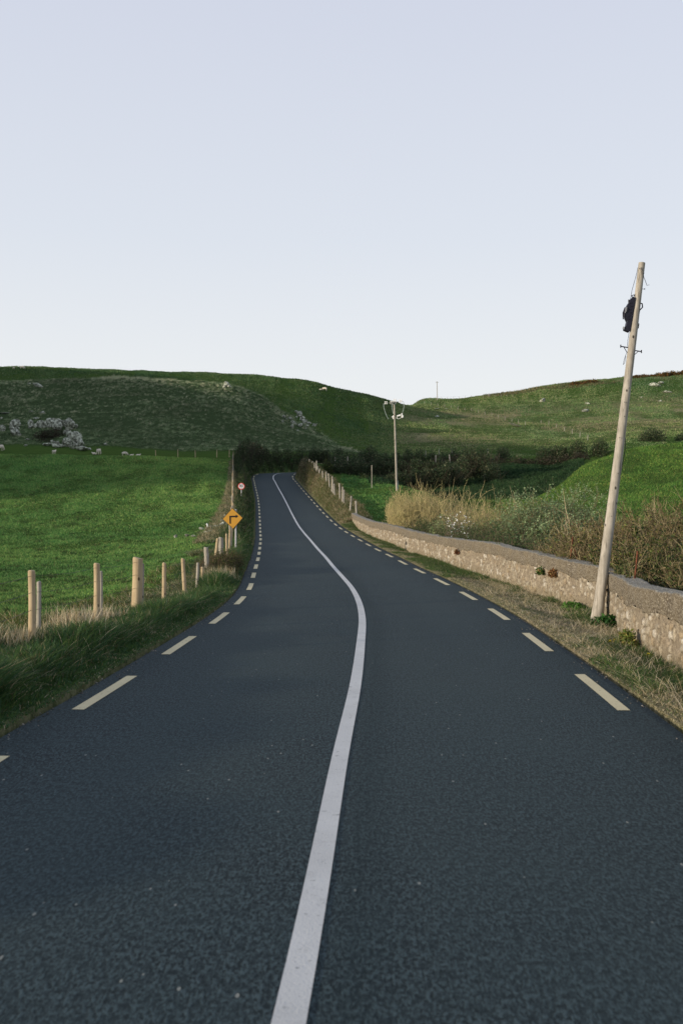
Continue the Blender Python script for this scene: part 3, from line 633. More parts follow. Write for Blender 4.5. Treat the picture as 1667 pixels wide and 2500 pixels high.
# ------------------------------------------------------------------ stone wall
WALLT = .34
def wall_top(y):
    return float(road_zy(y)) + float(np.interp(y, [3, 11.7, 15, 18.15, 18.2, 21.3, 28.6, 34.5, 42, 51, 60, 69], [.90, .87, .80, .79, .835, .88, .96, .88, .86, .84, .76, .66]))
def wall_piece(root, y0, y1, coarse):
    ys = [y0]
    while ys[-1] < y1: ys.append(min(y1, ys[-1] + (.022 if ys[-1] < 30 else .045)))
    ys = np.array(ys); n = len(ys); cx_ = wall_x(ys); dx = np.gradient(cx_, ys); nn = np.stack([-np.ones(n), dx], 1) / np.sqrt(1 + dx**2)[:, None]   # towards the road
    top = np.array([wall_top(v) for v in ys]); s_, zr, _ = road_coords(cx_ - .1, ys); foot = height(cx_ - .05, ys) - .12
    split = top - .31 - .09 * fbm(ys, ys * 0, .5, 4, .6)
    S = np.cumsum(np.concatenate([[0], np.hypot(np.diff(cx_), np.diff(ys))]))
    # --- rubble face: irregular cells with mortar between
    m = 34; Zf = foot[:, None] + (split - foot)[:, None] * np.linspace(0, 1, m)[None] ; Sg = np.repeat(S[:, None], m, 1) + y0 * 7
    Hg = Zf - zr[:, None]; cellw, cellh = .15, .10
    f1 = np.full(Sg.shape, 9.); f2 = np.full(Sg.shape, 9.); cid = np.zeros(Sg.shape); g = np.random.default_rng(11).random((64, 512, 5))
    wx = Sg + .03 * fbm(Sg, Hg, .12, 3); wz = Hg + .035 * fbm(Sg + 5, Hg, .2, 2)
    ci = np.floor(wx / cellw).astype(int); cj = np.floor(wz / cellh).astype(int)
    for di in (-2, -1, 0, 1, 2):
        for dj in (-2, -1, 0, 1, 2):
            a = (ci + di) % 512; b = (cj + dj) % 64; gx = (ci + di + g[b, a, 0]) * cellw; gz = (cj + dj + g[b, a, 1]) * cellh
            d = np.hypot((wx - gx) / (.75 + .6 * g[b, a, 3]), (wz - gz) * 1.15); less = d < f1
            f2 = np.where(less, f1, np.minimum(f2, d)); cid = np.where(less, a * 64 + b, cid); f1 = np.where(less, d, f1)
    edge = f2 - f1; ca = (cid // 64).astype(int); cb = (cid % 64).astype(int); rnd = g[cb, ca, 2]; rnd2 = g[cb, ca, 4]
    stone = sstep(.006, .03, edge); bury = sstep(.40, .62, rnd2 + .35 * fbm(Sg, Hg, .8, 3))         # some stones are smeared over with mortar
    prom = stone * bury
    dis = -.024 + prom * (.016 + .022 * rnd) + .012 * fbm(Sg, Hg, .10, 4, .6) + .010 * fbm(Sg, Hg, .6, 3)
    X = cx_[:, None] + nn[:, 0:1] * dis; Y = ys[:, None] + nn[:, 1:2] * dis
    pal_s = np.array([(.31, .27, .205), (.36, .32, .25), (.27, .23, .175), (.39, .355, .29), (.31, .255, .18), (.35, .325, .27), (.47, .45, .40)])
    sc_ = pal_s[(rnd * 6.99).astype(int)]; mort = np.array([.245, .21, .16])
    crev_shade = sstep(.020, .0, edge) * bury * .6  # darkened stone edges stand in for shadow the relief lacks
    C = mort * (1 - prom[..., None]) + sc_ * prom[..., None]; C = C * (1 - crev_shade[..., None])
    lowm = sstep(.22, .0, Hg)[..., None] * .35; C = C * (1 - lowm) + np.array([.17, .15, .085]) * lowm
    V = np.stack([X, Y, Zf], -1).reshape(-1, 3)
    ia = np.arange(n - 1)[:, None]; ja = np.arange(m - 1)[None]; q = np.stack([ia*m + ja, ia*m + ja + 1, (ia+1)*m + ja + 1, (ia+1)*m + ja], -1).reshape(-1, 4)[:, ::-1]
    # back and ends of the body
    bx = cx_ - nn[:, 0] * (WALLT - .03); by = ys - nn[:, 1] * (WALLT - .03); bz0 = height(bx + .3, by) - .8
    nb = len(V); VB = np.concatenate([np.stack([bx, by, bz0], 1), np.stack([bx, by, split], 1)])
    a = np.arange(n - 1); qb = np.stack([nb + a, nb + a + 1, nb + n + a + 1, nb + n + a], 1)
    qe = np.array([[0, nb, nb + n, m - 1], [(n-1)*m, (n-1)*m + m - 1, nb + 2*n - 1, nb + n - 1]])
    mesh_np('stonework', np.concatenate([V, VB]), [q, qb, qe], STONE, root, np.concatenate([C.reshape(-1, 3), np.tile(mort, (2 * n, 1))]))
    # --- coping band of pebbly concrete: lower lip, face, worn shoulder, top, back
    kf, kt = 16, 12
    prof = [(-.03, 0)] + [(-.012 + .014 * min(1, i / 5), i / kf) for i in range(kf)] + [(-.006, .975), (-.022, 1.0)] + [(-.03 - (WALLT - .04) * i / kt, 1.0) for i in range(1, kt)] + [(-WALLT, .985), (-WALLT, 0)]
    mp = len(prof); off = np.array([a_[0] for a_ in prof]); fr = np.array([a_[1] for a_ in prof])
    Sg = np.repeat(S[:, None], mp, 1) + y0 * 3; vv = np.cumsum(np.abs(np.diff(np.concatenate([[0], off]))) + np.abs(np.diff(np.concatenate([[0], fr]))) * .36)[None]
    d = .010 * fbm(Sg, vv + 0 * Sg, .09, 4, .7) + .012 * fbm(Sg, vv + 4 + 0 * Sg, .5, 3)
    pit = sstep(.30, .55, fbm(Sg, vv + 7 + 0 * Sg, .06, 3, .6)) * sstep(.0, .35, fbm(Sg, vv + 9 + 0 * Sg, .9, 2)) * .035
    isface = (fr > .001)[None] & (off > -.04)[None]; istop = (fr > .97)[None] & (off > -WALLT + .001)[None]
    o_ = off[None] + np.where(isface, d - pit, 0); top = top + .022 * fbm(ys, ys * 0 + 3, 1.6, 4, .6) + .012 * fbm(ys, ys * 0 + 8, .25, 3); zz = split[:, None] + (top - split)[:, None] * fr[None] + np.where(istop, d * 1.3 + .018 * fbm(Sg, 0 * Sg, .8, 3), 0)
    X = cx_[:, None] + nn[:, 0:1] * o_; Y = ys[:, None] + nn[:, 1:2] * o_
    ja = np.arange(mp - 1)[None]; q = np.stack([ia*mp + ja, ia*mp + ja + 1, (ia+1)*mp + ja + 1, (ia+1)*mp + ja], -1).reshape(-1, 4)[:, ::-1]
    mesh_np('coping', np.stack([X, Y, zz], -1).reshape(-1, 3), [q, np.arange(mp)[None], (np.arange(mp) + (n-1)*mp)[None, ::-1]], COPING, root)
wr = empty('stone_wall', (wall_x(40), 40, 0), 'long curving stone wall beside the road, its far end at the wooden fence', 'wall', 'roadside stone walls')
wr.location = (0, 0, 0); wall_piece(wr, 18.29, WL1, False)
wr2 = empty('stone_wall', (0, 0, 0), 'near stone wall past the gap at the leaning pole, cut by the right edge', 'wall', 'roadside stone walls')
wall_piece(wr2, WL0, 18.16, False)

# ------------------------------------------------------------------ round timber posts
def post_mesh(name, mat, h, r0, r1, parent, loc, lean=(0, 0), cham=.012, seg=14, bury=.25, old=False):
    b = MB(); K = 9; pts = []; rad = []
    for i in range(K + 1):
        t = i / K; z = -bury + (h + bury) * t; wv = .006 * math.sin(t * 5 + loc[0] * 7)
        pts.append((lean[0] * z + wv, lean[1] * z, z)); rad.append(r0 + (r1 - r0) * t)
    pts[-1] = (pts[-1][0], pts[-1][1], h - cham); pts.append((lean[0] * h, lean[1] * h, h)); rad.append(r1 - cham)
    b.tube(pts, rad, seg, jit=.05 if old else .012); return b.build(name, mat, parent, loc=loc)
def wires(root, pts, levels, rad=.003, name='wire', sag=.03, wob=0):
    for lv in levels:
        b = MB(); q = []
        for i in range(len(pts) - 1):
            p, r = Vector(pts[i][0]), Vector(pts[i+1][0]); hp, hr = pts[i][1] * lv, pts[i+1][1] * lv
            for k in range(4):
                t = k / 4; v = p.lerp(r, t); v.z += hp * (1 - t) + hr * t - sag * 4 * t * (1 - t) + random.uniform(-wob, wob); q.append(v)
        v = Vector(pts[-1][0]); v.z += pts[-1][1] * lv; q.append(v)
        b.tube(q, rad, 4); b.build(name, WIRE, root)
def post_from_px(root, name, mat, xb, yt, yb, Z, wpx, xt=None, old=False, sink=.12, cham=.012):
    """post whose foot, top and width are read off the photo, standing Z metres out"""
    f = P(xb, yb, Z); g = ground_z(f.x, Z); top = CAMH - (yt - HY) * Z / F; h = top - g; r = wpx * Z / F / 2
    lx = ((xt if xt is not None else xb) - xb) * Z / F / max(h, .2)
    return post_mesh(name, mat, h, r * 1.04, r * .96, root, (f.x, Z, g), (lx, 0), cham=cham, old=old), (Vector((f.x, Z, g)), h)
lf = empty('roadside_fence', (0, 0, 0), 'round-post wire fence along the left bank, from the near grass to the bend', 'fence')
fp = []
z2 = lambda x, y: (x / 2.529, 1280 + y / 2.529)     # zoom of the near fence -> photo pixels
for nm, mat, xb, yt, yb, Z, wp, xt, old in (
    ('post', NEWWOOD, 79.5, 1392, 1572, 12.4, 19, 78, 0), ('post', NEWWOOD, 236, 1375, 1525, 15.4, 16.5, 237.5, 0), ('post', NEWWOOD, 333, 1362, 1485, 18.3, 27, 337.5, 0),
    ('post', NEWWOOD, 399, 1374, 1492, 20.4, 11, 402.5, 0), ('post', NEWWOOD, 451.5, 1363.5, 1476, 23.2, 10.5, 447.5, 0),
    ('old_post', OLDWOOD, 479.5, 1374, 1450, 25.6, 8, 484, 1), ('post', NEWWOOD, 493, 1384, 1448, 27, 8, 494.5, 0), ('old_post', OLDWOOD, 505.5, 1336, 1420, 28.4, 12.5, 503.5, 1),
    ('post', NEWWOOD, 522, 1314, 1402, 30, 8.5, 532, 0), ('old_post', OLDWOOD, 539, 1312, 1398, 31.2, 13, 540, 1), ('post', NEWWOOD, 553, 1303, 1380, 32.6, 6.5, 553.5, 0), ('post', NEWWOOD, 560.5, 1293, 1352, 36.5, 6, 561.5, 0)):
    _, q = post_from_px(lf, nm, mat, xb, yt, yb, Z, wp * .94, xt, bool(old)); fp.append(q)
for xb, yt, yb, Z, wp, xt in ((97, 1419, 1560, 13.3, 11, 95), (247.5, 1394, 1515, 16.1, 8, 247), (344, 1376, 1480, 19, 11, 347.5)):
    post_from_px(lf, 'old_post', OLDWOOD, xb, yt, yb, Z, wp, xt, True)
for i, Z in enumerate(np.concatenate([np.arange(41, 84, 3.7), np.arange(86, 137, 4.4)])):
    px = float(np.interp(Z, [40, 60, 85, 110, 137], [564, 567, 567.5, 569.5, 569])) + random.uniform(-1.2, 1.2); f = on_col(px, Z)
    h = random.uniform(.98, 1.22); post_mesh('post', NEWWOOD if i % 3 else OLDWOOD, h, .055, .05, lf, f, (random.uniform(-.04, .04), 0), seg=8)
    fp.append((f, h))
e0 = on_col(-130, 9.6); wires(lf, [(e0, 1.0)] + fp, (.93, .72, .5), .0032)
for i, z in enumerate((.30, .16)): wires(lf, fp[3:12], (z,), .002, 'netting_strand')
b = MB()
for i in range(7):            # loose ends of old wire arching over the bramble
    a = P(528 + 4 * i, 1352 + 3 * i, 31.4); e = P(556 + 3.5 * (i % 5), 1384 + 5 * i, 30.2); q = []
    for k in range(9):
        t = k / 8; v = a.lerp(e, t); v.z += (.38 - .04 * i) * 4 * t * (1 - t) * (1 - .4 * t); q.append(v)
    b.tube(q, .005, 4)
b.build('loose_wire', WIRE, lf)

rf = empty('roadside_fence', (0, 0, 0), 'post and wire fence on the right bank, from the wall end to the bend', 'fence'); fp = []
for xb, yt, yb in ((870.5, 1223, 1249), (854.5, 1211.5, 1245), (839.5, 1196, 1233), (835, 1188.5, 1228), (829.5, 1180, 1220.5), (817.5, 1181, 1210), (813, 1170, 1202), (809.5, 1163, 1194), (804.5, 1156, 1184),
                   (797, 1151.5, 1175), (788, 1149.5, 1174), (779, 1145, 1171), (774.7, 1138, 1161), (768.5, 1130, 1149), (772, 1125, 1138), (761.5, 1126, 1142), (756.5, 1121, 1131), (748, 1121, 1133), (741.8, 1125.6, 1132), (738.7, 1126.4, 1133)):
    Zs = np.linspace(66, 134, 700); off = np.interp(Zs, [66, 74, 90], [4.3, 4.0, 4.0]); X = (xb - CX) * Zs / F; k = np.argmin(np.abs(X - (_xc(np.minimum(Zs, 122)) - .09 * np.maximum(Zs - 122, 0) + off))); Z = float(Zs[k])
    g = ground_z(X[k], Z); top = CAMH - (yt - HY) * Z / F; h = min(max(top - g, .55), 1.55); r = .065 * random.uniform(.85, 1.15)
    post_mesh('post', OLDWOOD if random.random() < .35 else POLEWOOD, h, r, r * .93, rf, (X[k], Z, g), (random.uniform(-.09, .09), 0), seg=8, old=True); fp.append((Vector((X[k], Z, g)), h))
wires(rf, sorted(fp, key=lambda q: q[0].y), (.92, .7, .5, .3), .005)

def small_fence(label, cols, h, r, mat=OLDWOOD, group=None, wire=True, name='field_fence', levels=(.9, .55), wr_=.008):
    root = empty(name, (0, 0, 0), label, 'fence', group); pts = []
    for px, py, dmin, dmax in cols:
        p = hit(px, py, dmin, dmax); hh = h * random.uniform(.88, 1.12)
        post_mesh('post', mat, hh, r, r * .9, root, p, (random.uniform(-.06, .06), 0), seg=6, old=True); pts.append((p, hh))
    if wire: wires(root, pts, levels, wr_, sag=.05)
    return root
small_fence('four slim wooden posts and a wire crossing behind the left field below the rough hillside', [(381, 1118, 152, 170), (434.5, 1118, 152, 170), (477, 1117.5, 152, 170), (529.5, 1116.5, 152, 170), (560, 1116, 150, 170)], 1.25, .075, NEWWOOD)
fc = [(1003 + i * 16.4, 981 + (i * 2.6 if i < 9 else 23 + (i - 9) * 4.3), 250, 470) for i in range(18)]
small_fence('wire fence of pale posts running down the far hillside from the saddle towards the hollow', fc + [(1320 + i * 19, 1030 + i * 7.5, 190, 300) for i in range(7)], 1.15, .075, OLDWOOD, wire=True, levels=(.9,), wr_=.008)
small_fence('thin row of fence posts on the skyline beside the distant pole', [(1005 + i * 14.5, 978 - (i * .55), 420, 500) for i in range(18)], 1.25, .055, OLDWOOD, levels=(.9,), wr_=.008)
small_fence('short row of yellowish posts high on the right-hand hill below the bracken', [(1236 + i * 9.2, 961 - i * 1.3, 400, 470) for i in range(9)], 1.2, .07, NEWWOOD, wire=False)
small_fence('sparse wooden posts along the grassy rim above the dark hollow', [(1038.5, 1116, 158, 180), (1071, 1114, 158, 180), (1103.5, 1112, 158, 180), (1190, 1111, 158, 185)], 1.2, .07, OLDWOOD)
small_fence('white weathered posts standing against the dark hedge left of the tall pole', [(818.5, 1140, 122, 140), (849, 1142, 122, 140), (1063, 1134, 118, 140), (1098.5, 1133, 118, 140)], 1.5, .085, POLEWOOD, wire=False)

# ------------------------------------------------------------------ near leaning pole
pr_ = empty('utility_pole', P(1455, 1508, 18.0), 'tall timber pole leaning right before the wall, with a black box near its top', 'utility pole')
base = Vector((1456 - CX, 0, 0)); bx = (1457 - CX) * 18.0 / F; bz = CAMH - (1506 - HY) * 18.0 / F
tx = (1567 - CX) * 18.35 / F; tz = CAMH - (641 - HY) * 18.35 / F
pr_.location = (bx, 18.0, bz); A_ = Vector((0, 0, 0)); B_ = Vector((tx - bx, .35, tz - bz)); AX = B_.normalized()
def pole_body(name, A, B, r0, r1, mat, parent, flare=0, seg=26, bury=.5, bow=.0):
    b = MB(); pts = []; rad = []; K = 26; ax = (B - A).normalized()
    for i in range(K + 1):
        t = -bury / (B - A).length + (1 + bury / (B - A).length) * i / K
        p = A + (B - A) * t + Vector((bow * math.sin(math.pi * max(t, 0)), 0, 0)); pts.append(p)
        rad.append(r0 + (r1 - r0) * max(t, 0) + flare * math.exp(-max(t, 0) / .009))
    b.tube(pts, rad, seg, jit=.012); return b.build(name, mat, parent)
shaft = pole_body('shaft', A_, B_, .098, .060, POLEWOOD, pr_, .03, bow=.015)
mb = MB(); mb.tube([B_ - AX * .06, B_ + AX * .012], [.064, .058], 20); 
def at(t, dx, dy=0, dz=0): return A_ + (B_ - A_) * t + Vector((dx, dy, dz))
b = MB()     # cable joint box on the left of the pole
h0 = .858
prof = [(-.0, .30), (-.05, .33), (-.085, .29), (-.12, .27), (-.11, .22), (-.15, .17), (-.20, .06), (-.21, -.05), (-.17, -.16), (-.12, -.22), (-.13, -.33), (-.17, -.36), (-.16, -.42), (-.03, -.45), (0, -.40)]
b.prism([(x - .02, z) for x, z in prof], -.07, .07); sf = Matrix.Rotation(math.atan2(B_.x, B_.z), 3, 'Y')
b.tube([(-.215, -.06, .07), (-.24, -.06, -.02), (-.23, -.06, -.14)], .022, 8); b.tube([(-.215, .05, .09), (-.25, .05, -.03), (-.22, .05, -.17)], .016, 8)
for k in range(6): b.box((-.12 + .03 * (k % 2), -.075, .18 - .07 * k), (.03, .02, .02))
b.tube([(-.06, 0, .28), (-.10, 0, .36), (-.04, 0, .38), (.0, 0, .34)], .014, 7); b.tube([(-.12, 0, .22), (-.17, 0, .26), (-.15, 0, .17)], .014, 7)
bo = b.build('cable_box', BLACKM, pr_); bo.scale = (.70, .8, .84); bo.location = at(h0, -.045); bo.rotation_euler = (0, math.atan2(B_.x, B_.z), 0)
b = MB(); b.box((-.22, -.08, -.385), (.04, .02, .05)); b.build('metal_clip', GALV, bo); b = MB(); b.box((-.235, -.09, .0), (.012, .02, .12)); b.box((-.215, -.095, .02), (.01, .02, .1))
bo2 = b.build('metal_clip', GALV, bo)
b = MB(); b.tube([(.06, 0, .20), (.115, 0, .19), (.13, 0, .12), (.075, 0, .05), (.07, 0, -.12), (.062, 0, -.20), (.10, 0, -.23), (.10, 0, -.31), (.05, 0, -.34)], .014, 8); br_ = b.build('cable_bracket', BLACKM, pr_); br_.scale = (.85, 1, .9); br_.location = at(h0 - .0, 0); br_.rotation_euler = bo.rotation_euler
for sx, t0 in ((-1, .757), (1, .749)):
    b = MB(); p = at(t0, sx * .06); ax = Vector((math.cos(.17), 0, -math.sin(.17) * 1)) * sx
    e = p + ax * .135; b.tube([p, e], .010, 6); b.tube([p + ax * .08, at(t0 - .015, sx * .062)], .007, 6); b.tube([e + Vector((0, 0, -.025)), e + Vector((0, 0, .03))], .010, 6); b.build('step_bracket', RUST if 0 else BLACKM, pr_)
for q_, w_ in (([at(.98, -.03, -.07), at(.985, -.075, -.05), at(.96, -.085, -.02), at(.92, -.12), at(.895, -.125), at(.88, -.13)], .0045), ([at(.985, -.03, -.075), at(.97, .02, -.08), at(.955, .06, -.05), at(.95, .10), at(.935, .145), at(.937, .185)], .005), ([at(.98, -.03, -.075), at(.965, .0, -.085), at(.968, .05, -.07)], .004), ([at(.925, .07), at(.925, .115)], .005), ([at(.925, .11, 0, -.012), at(.925, .112, 0, .012)], .008), ([at(.81, -.07), at(.795, -.077), at(.78, -.08), at(.76, -.075)], .004), ([at(.742, -.075), at(.725, -.10), at(.708, -.11), at(.713, -.085), at(.733, -.08)], .004)):
    MB().tube(q_, w_, 5).build('loose_cable', BLACKM, pr_)
b = MB(); b.tube([at(.50, .10), at(.475, .125), at(.45, .12), at(.43, .11), at(.41, .10)], .006, 5); b.build('loose_cable', BLACKM, pr_)
for t, ox in ((.60, -.02), (.56, .01), (.50, -.03), (.40, .02), (.64, .03), (.28, .0)):
    p = at(t, ox, -.125 + .063 * t); MB().tube([p, p + Vector((0, -.012, 0))], .008, 6).build('bolt', BLACKM, pr_)

# ------------------------------------------------------------------ pole with crossarm in the hollow
mz = 97.0; q0 = hit(968.5, 1199, 88, 105); mz = q0.y; k_ = mz / F
mr = empty('utility_pole', q0, 'slim timber pole with a crossarm, white insulators and hanging leads, on the green hummock', 'utility pole')
def mp_(px, py, dy=0): return Vector(((px - 968.5) * k_, dy, (1199 - py) * k_))
pole_body('shaft', Vector((0, 0, 0)), mp_(962.3, 988), .105, .075, POLEWOOD, mr, seg=12, bury=.6)
b = MB(); b.tube([mp_(951, 984.5, -.25), mp_(972, 980.5, .25)], .05, 6); b.build('crossarm', OLDWOOD, mr)
b = MB(); b.tube([mp_(956, 983), mp_(961.5, 989)], .03, 5); b.tube([mp_(967, 982), mp_(961.5, 989)], .03, 5); b.build('brace', GALV, mr)
for px, py in ((942, 983.5), (956, 983), (963.5, 977.5), (977.5, 979)):
    g = empty('i', (0, 0, 0), None, None) if False else None
    b = MB()
    for dx, dz in ((-2, 2), (2, 2), (-2, -1.7), (2, -1.7)):
        c_ = mp_(px + dx, py - dz); b.tube([c_ + Vector((-.03, 0, -.0)), c_ + Vector((.03, 0, 0))], [.06, .06], 10); b.tube([c_ + Vector((0, 0, -.06)), c_ + Vector((0, 0, .06))], [.04, .05], 8)
    ins = b.build('insulator', PORC, mr)
b = MB(); b.tube([mp_(956, 984, -.1), mp_(936, 984)], .008, 5); b.tube([mp_(972, 980.5), mp_(984, 980)], .008, 5)
for pts in (((936.5, 985), (936.5, 992), (939, 1003), (943, 1014), (948, 1023)), ((956.5, 985), (957, 998), (960, 1010)), ((984.5, 980), (986, 992), (984, 1001), (982, 1008))): b.tube([mp_(*p) for p in pts], .022, 5)
b.build('hanging_lead', CONDUIT, mr)
b = MB(); b.tube([mp_(956, 1018), mp_(962, 1017)], .05, 8); b.tube([mp_(960, 1014), mp_(959.5, 1023)], .045, 8); b.build('switch_arm', PORC, mr); MB().tube([mp_(968.5, 1016), mp_(978, 1013.5)], [.06, .09], 8).build('switch_arm', PORC, mr)
b = MB(); b.tube([mp_(981, 1009), mp_(981, 1020)], .06, 8); b.tube([mp_(984, 1014), mp_(983, 1019)], .05, 8); b.tube([mp_(968.5, 1022), mp_(969.5, 1017)], .03, 5); b.tube([mp_(978, 1020), mp_(974, 1022.5), mp_(969, 1022)], .02, 5); b.build('fuse_holder', PORC, mr)
b = MB(); b.tube([mp_(971.5, 1198), mp_(971.5, 1173)], .025, 6); b.build('conduit', CONDUIT, mr)
# marker rod in the field left of it
q = hit(907.5, 1192, 86, 110); rr_ = empty('marker_rod', q, 'thin bare stake standing alone in the small green field behind the fence', 'stake'); b = MB(); b.tube([(0, 0, -.2), (0, 0, 2.0)], .035, 6, c=None); b.tube([(0, 0, 1.7), (0, 0, 2.25)], .045, 6); b.build('rod', OLDWOOD, rr_)
# far pole on the skyline
q = hit(1067.5, 977, 430, 480); fr_ = empty('utility_pole', q, 'tiny distant pole standing alone on the skyline saddle between the hills', 'utility pole'); kk = q.y / F
hh = 46 * kk; pole_body('shaft', Vector((0, 0, 0)), Vector((-.2, 0, hh)), .16, .13, OLDWOOD, fr_, seg=6, bury=1)
b = MB(); b.tube([(-.8, 0, hh - .3), (.5, 0, hh - .35)], .09, 5); b.build('crossarm', OLDWOOD, fr_)

# ------------------------------------------------------------------ signs
def text_mesh(txt, size, mat, parent, loc, depth=.002, sx=1):
    c = bpy.data.curves.new('t', 'FONT'); c.body = txt; c.size = size; c.align_x = 'CENTER'; c.align_y = 'CENTER'; c.extrude = depth; c.offset = size * .012
    o = bpy.data.objects.new('t', c); COL.objects.link(o); bpy.context.view_layer.update()
    me = bpy.data.meshes.new_from_object(o.evaluated_get(bpy.context.evaluated_depsgraph_get())); bpy.data.objects.remove(o)
    me.materials.clear(); me.materials.append(mat); n = bpy.data.objects.new('numerals', me); link(n, parent); n.location = loc; n.rotation_euler = (R(90), 0, 0); n.scale = (sx, 1, 1); return n
BLACKP = plain('black_sign_paint', (.012, .011, .011), .5); AMBER = plain('amber_sign_face', (.50, .26, .035), .55, 0, .05, 6); REDP = plain('red_sign_border', (.50, .03, .025), .45, 0, .05); WHITEP = plain('white_sign_face', (.74, .74, .76), .5, 0, .04)
def S2(px, py, o, k): return ((px - o[0]) * k, (o[1] - py) * k)
Zs = 40.0; k = Zs / F; gx = (575.5 - CX) * k; gz = ground_z(gx, Zs); ws = empty('warning_sign', (gx, Zs, gz), 'amber diamond sign with a black right-turn arrow by the left fence', 'road sign')
zt = (CAMH - (1243 - HY) * k) - gz
b = MB(); b.tube([(0, .06, -.3), (-.12 * 0, .06, zt)], .036, 12); b.build('sign_post', GALV, ws)
zoom = lambda x, y: (530 + x / 17.42, 1220 + y / 17.42)
def loc2(x, y): p = zoom(x, y); return ((p[0] - 575.5) * k, CAMH - (p[1] - HY) * k - gz)
cen = loc2(665, 800)
def dia(s): return [loc2(650, 355 ), loc2(1100, 775), loc2(685, 1245), loc2(232, 822)] if s == 1 else [(cen[0] + (p[0] - cen[0]) * s, cen[1] + (p[1] - cen[1]) * s) for p in dia(1)]
b = MB(); b.prism(dia(1), 0, .012); b.build('sign_plate', BLACKP, ws, smooth=False)
b = MB(); b.prism(dia(.955), -.004, -.0005); b.build('sign_face', AMBER, ws, smooth=False)
ar = [(535, 1020), (525, 685), (800, 678), (798, 630), (905, 702), (800, 785), (798, 742), (592, 750), (592, 1018)]
b = MB(); b.prism([loc2(*p) for p in ar], -.009, -.0055); b.build('arrow', BLACKP, ws, smooth=False)
for q_ in (.25, .62): MB().box((.0, .02, zt - q_), (.10, .03, .04)).build('bracket', GALV, ws)
Zs = 87.0; k = Zs / F; cx2 = 500 + 466 / 5.227; cy2 = 1080 + 560 / 5.227; gx = (cx2 - CX) * k; gz = ground_z(gx, Zs); ss = empty('speed_limit_sign', (gx, Zs, gz), 'round white speed limit sign with a red rim, reading 80', 'road sign')
cz = CAMH - (cy2 - HY) * k - gz; rad_ = 8.25 * k
b = MB(); b.tube([(.02, .05, -.3), (0, .05, cz)], .04, 10); b.build('sign_post', GALV, ss)
def disc(b, r, y0, y1, n=40): b.prism([(r * math.cos(2 * math.pi * i / n), cz + r * math.sin(2 * math.pi * i / n)) for i in range(n)], y0, y1)
b = MB(); disc(b, rad_, 0, .01); b.build('sign_rim', REDP, ss, smooth=False); b = MB(); disc(b, rad_ * .78, -.005, -.001); b.build('sign_face', WHITEP, ss, smooth=False)
text_mesh('80', rad_ * 1.2, BLACKP, ss, (0, -.008, cz + rad_ * .1), .002); tm = text_mesh('km/h', rad_ * .34, BLACKP, ss, (0, -.008, cz - rad_ * .5), .002); tm.name = 'lettering'

# ------------------------------------------------------------------ rusty iron on the wall, plants at the pole
def wall_pt(px, into=.2):
    ys = np.linspace(WL0, WL1, 4000); X = wall_x(ys) + into; k = np.argmin(np.abs(CX + X / ys * F - px)); return float(X[k]), float(ys[k])
x, y = wall_pt(1394, .26); t = wall_top(y); a = empty('iron_stay', (x, y, t), 'rusty two-legged iron stay standing on the wall top left of the leaning pole', 'fence stay'); kk = y / F
b = MB(); b.tube([(-.02, 0, -.05), (.03, 0, 53 * kk)], .022, 5); b.build('upright', RUST, a); b = MB(); b.tube([(.02, .0, 42 * kk), (17 * kk, .05, -.05)], .014, 5); b.build('strut', RUST, a)
x, y = wall_pt(1549, .24); t = wall_top(y); a = empty('iron_post', (x, y, t), 'single rusty iron post standing on the near wall right of the leaning pole', 'fence post'); kk = y / F
b = MB(); b.tube([(-.01, 0, -.05), (.02, 0, 30 * kk), (.045, .01, 68 * kk)], .017, 5, jit=.1); b.build('upright', RUST, a)

def leafy(name, label, cat, p, n, spread, h, leaf, cols, wts, group=None, stems=True, up=.3):
    r_ = empty(name, p, label, cat, group); pts = rng.normal(0, 1, (n, 3)); pts /= np.linalg.norm(pts, axis=1)[:, None]; rad = rng.random(n)**.4
    q = pts * rad[:, None] * np.array([spread[0], spread[1], h]); q[:, 2] = np.abs(q[:, 2]) + .01
    quads('foliage', q, leaf * (.6 + .8 * rng.random(n)), pal(n, cols, wts, .3), r_, up)
    if stems:
        m = 26; a = rng.random(m) * 6.28; b_ = np.zeros((m, 3)); blades('stem', b_, h * (.6 + .5 * rng.random(m)), .006, pal(m, [(.10, .09, .04), (.2, .12, .05)], [1, 1]), TWIG, lean=.7, droop=.5, parent=r_, seg=3, kind=None)
    return r_
def quads(name, pos, size, col, parent, up=.3, mat=None, aspect=.5):
    """leaf-shaped pairs of triangles (a folded diamond) at given places"""
    n = len(pos); u = rng.normal(0, 1, (n, 3)); u[:, 2] = u[:, 2] * .5 + up; u /= np.linalg.norm(u, axis=1)[:, None]
    v = np.cross(u, rng.normal(0, 1, (n, 3))); v /= np.linalg.norm(v, axis=1)[:, None]; sz = np.broadcast_to(size, n)[:, None]; w_ = np.cross(u, v)
    tip = pos + u * sz; mid = pos + u * sz * .45; L = mid + v * sz * aspect * .5 + w_ * sz * .08; Rr = mid - v * sz * aspect * .5 + w_ * sz * .08
    V = np.stack([pos, L, tip, Rr], 1).reshape(-1, 3); o = np.arange(n)[:, None] * 4
    return mesh_np(name, V, [np.concatenate([o + np.array([[0, 1, 2]]), o + np.array([[0, 2, 3]])])], mat or LEAF, parent, np.repeat(col, 4, 0), smooth=False)
leafy('weed_clump', 'glossy dark green leafy weed growing at the foot of the leaning pole', 'plant', hit(1484, 1530, 12) + Vector((0, 0, -.02)), 900, (.30, .22), .20, .07, [(.02, .07, .015), (.035, .10, .02)], [2, 1])
x, y = wall_pt(1535, -.13); leafy('weed_clump', 'yellow-green feathery tuft against the foot of the near wall', 'plant', (x - .02, y, ground_z(x, y)), 900, (.13, .22), .27, .05, [(.13, .15, .03), (.08, .13, .025), (.2, .17, .05)], [2, 2, 1])
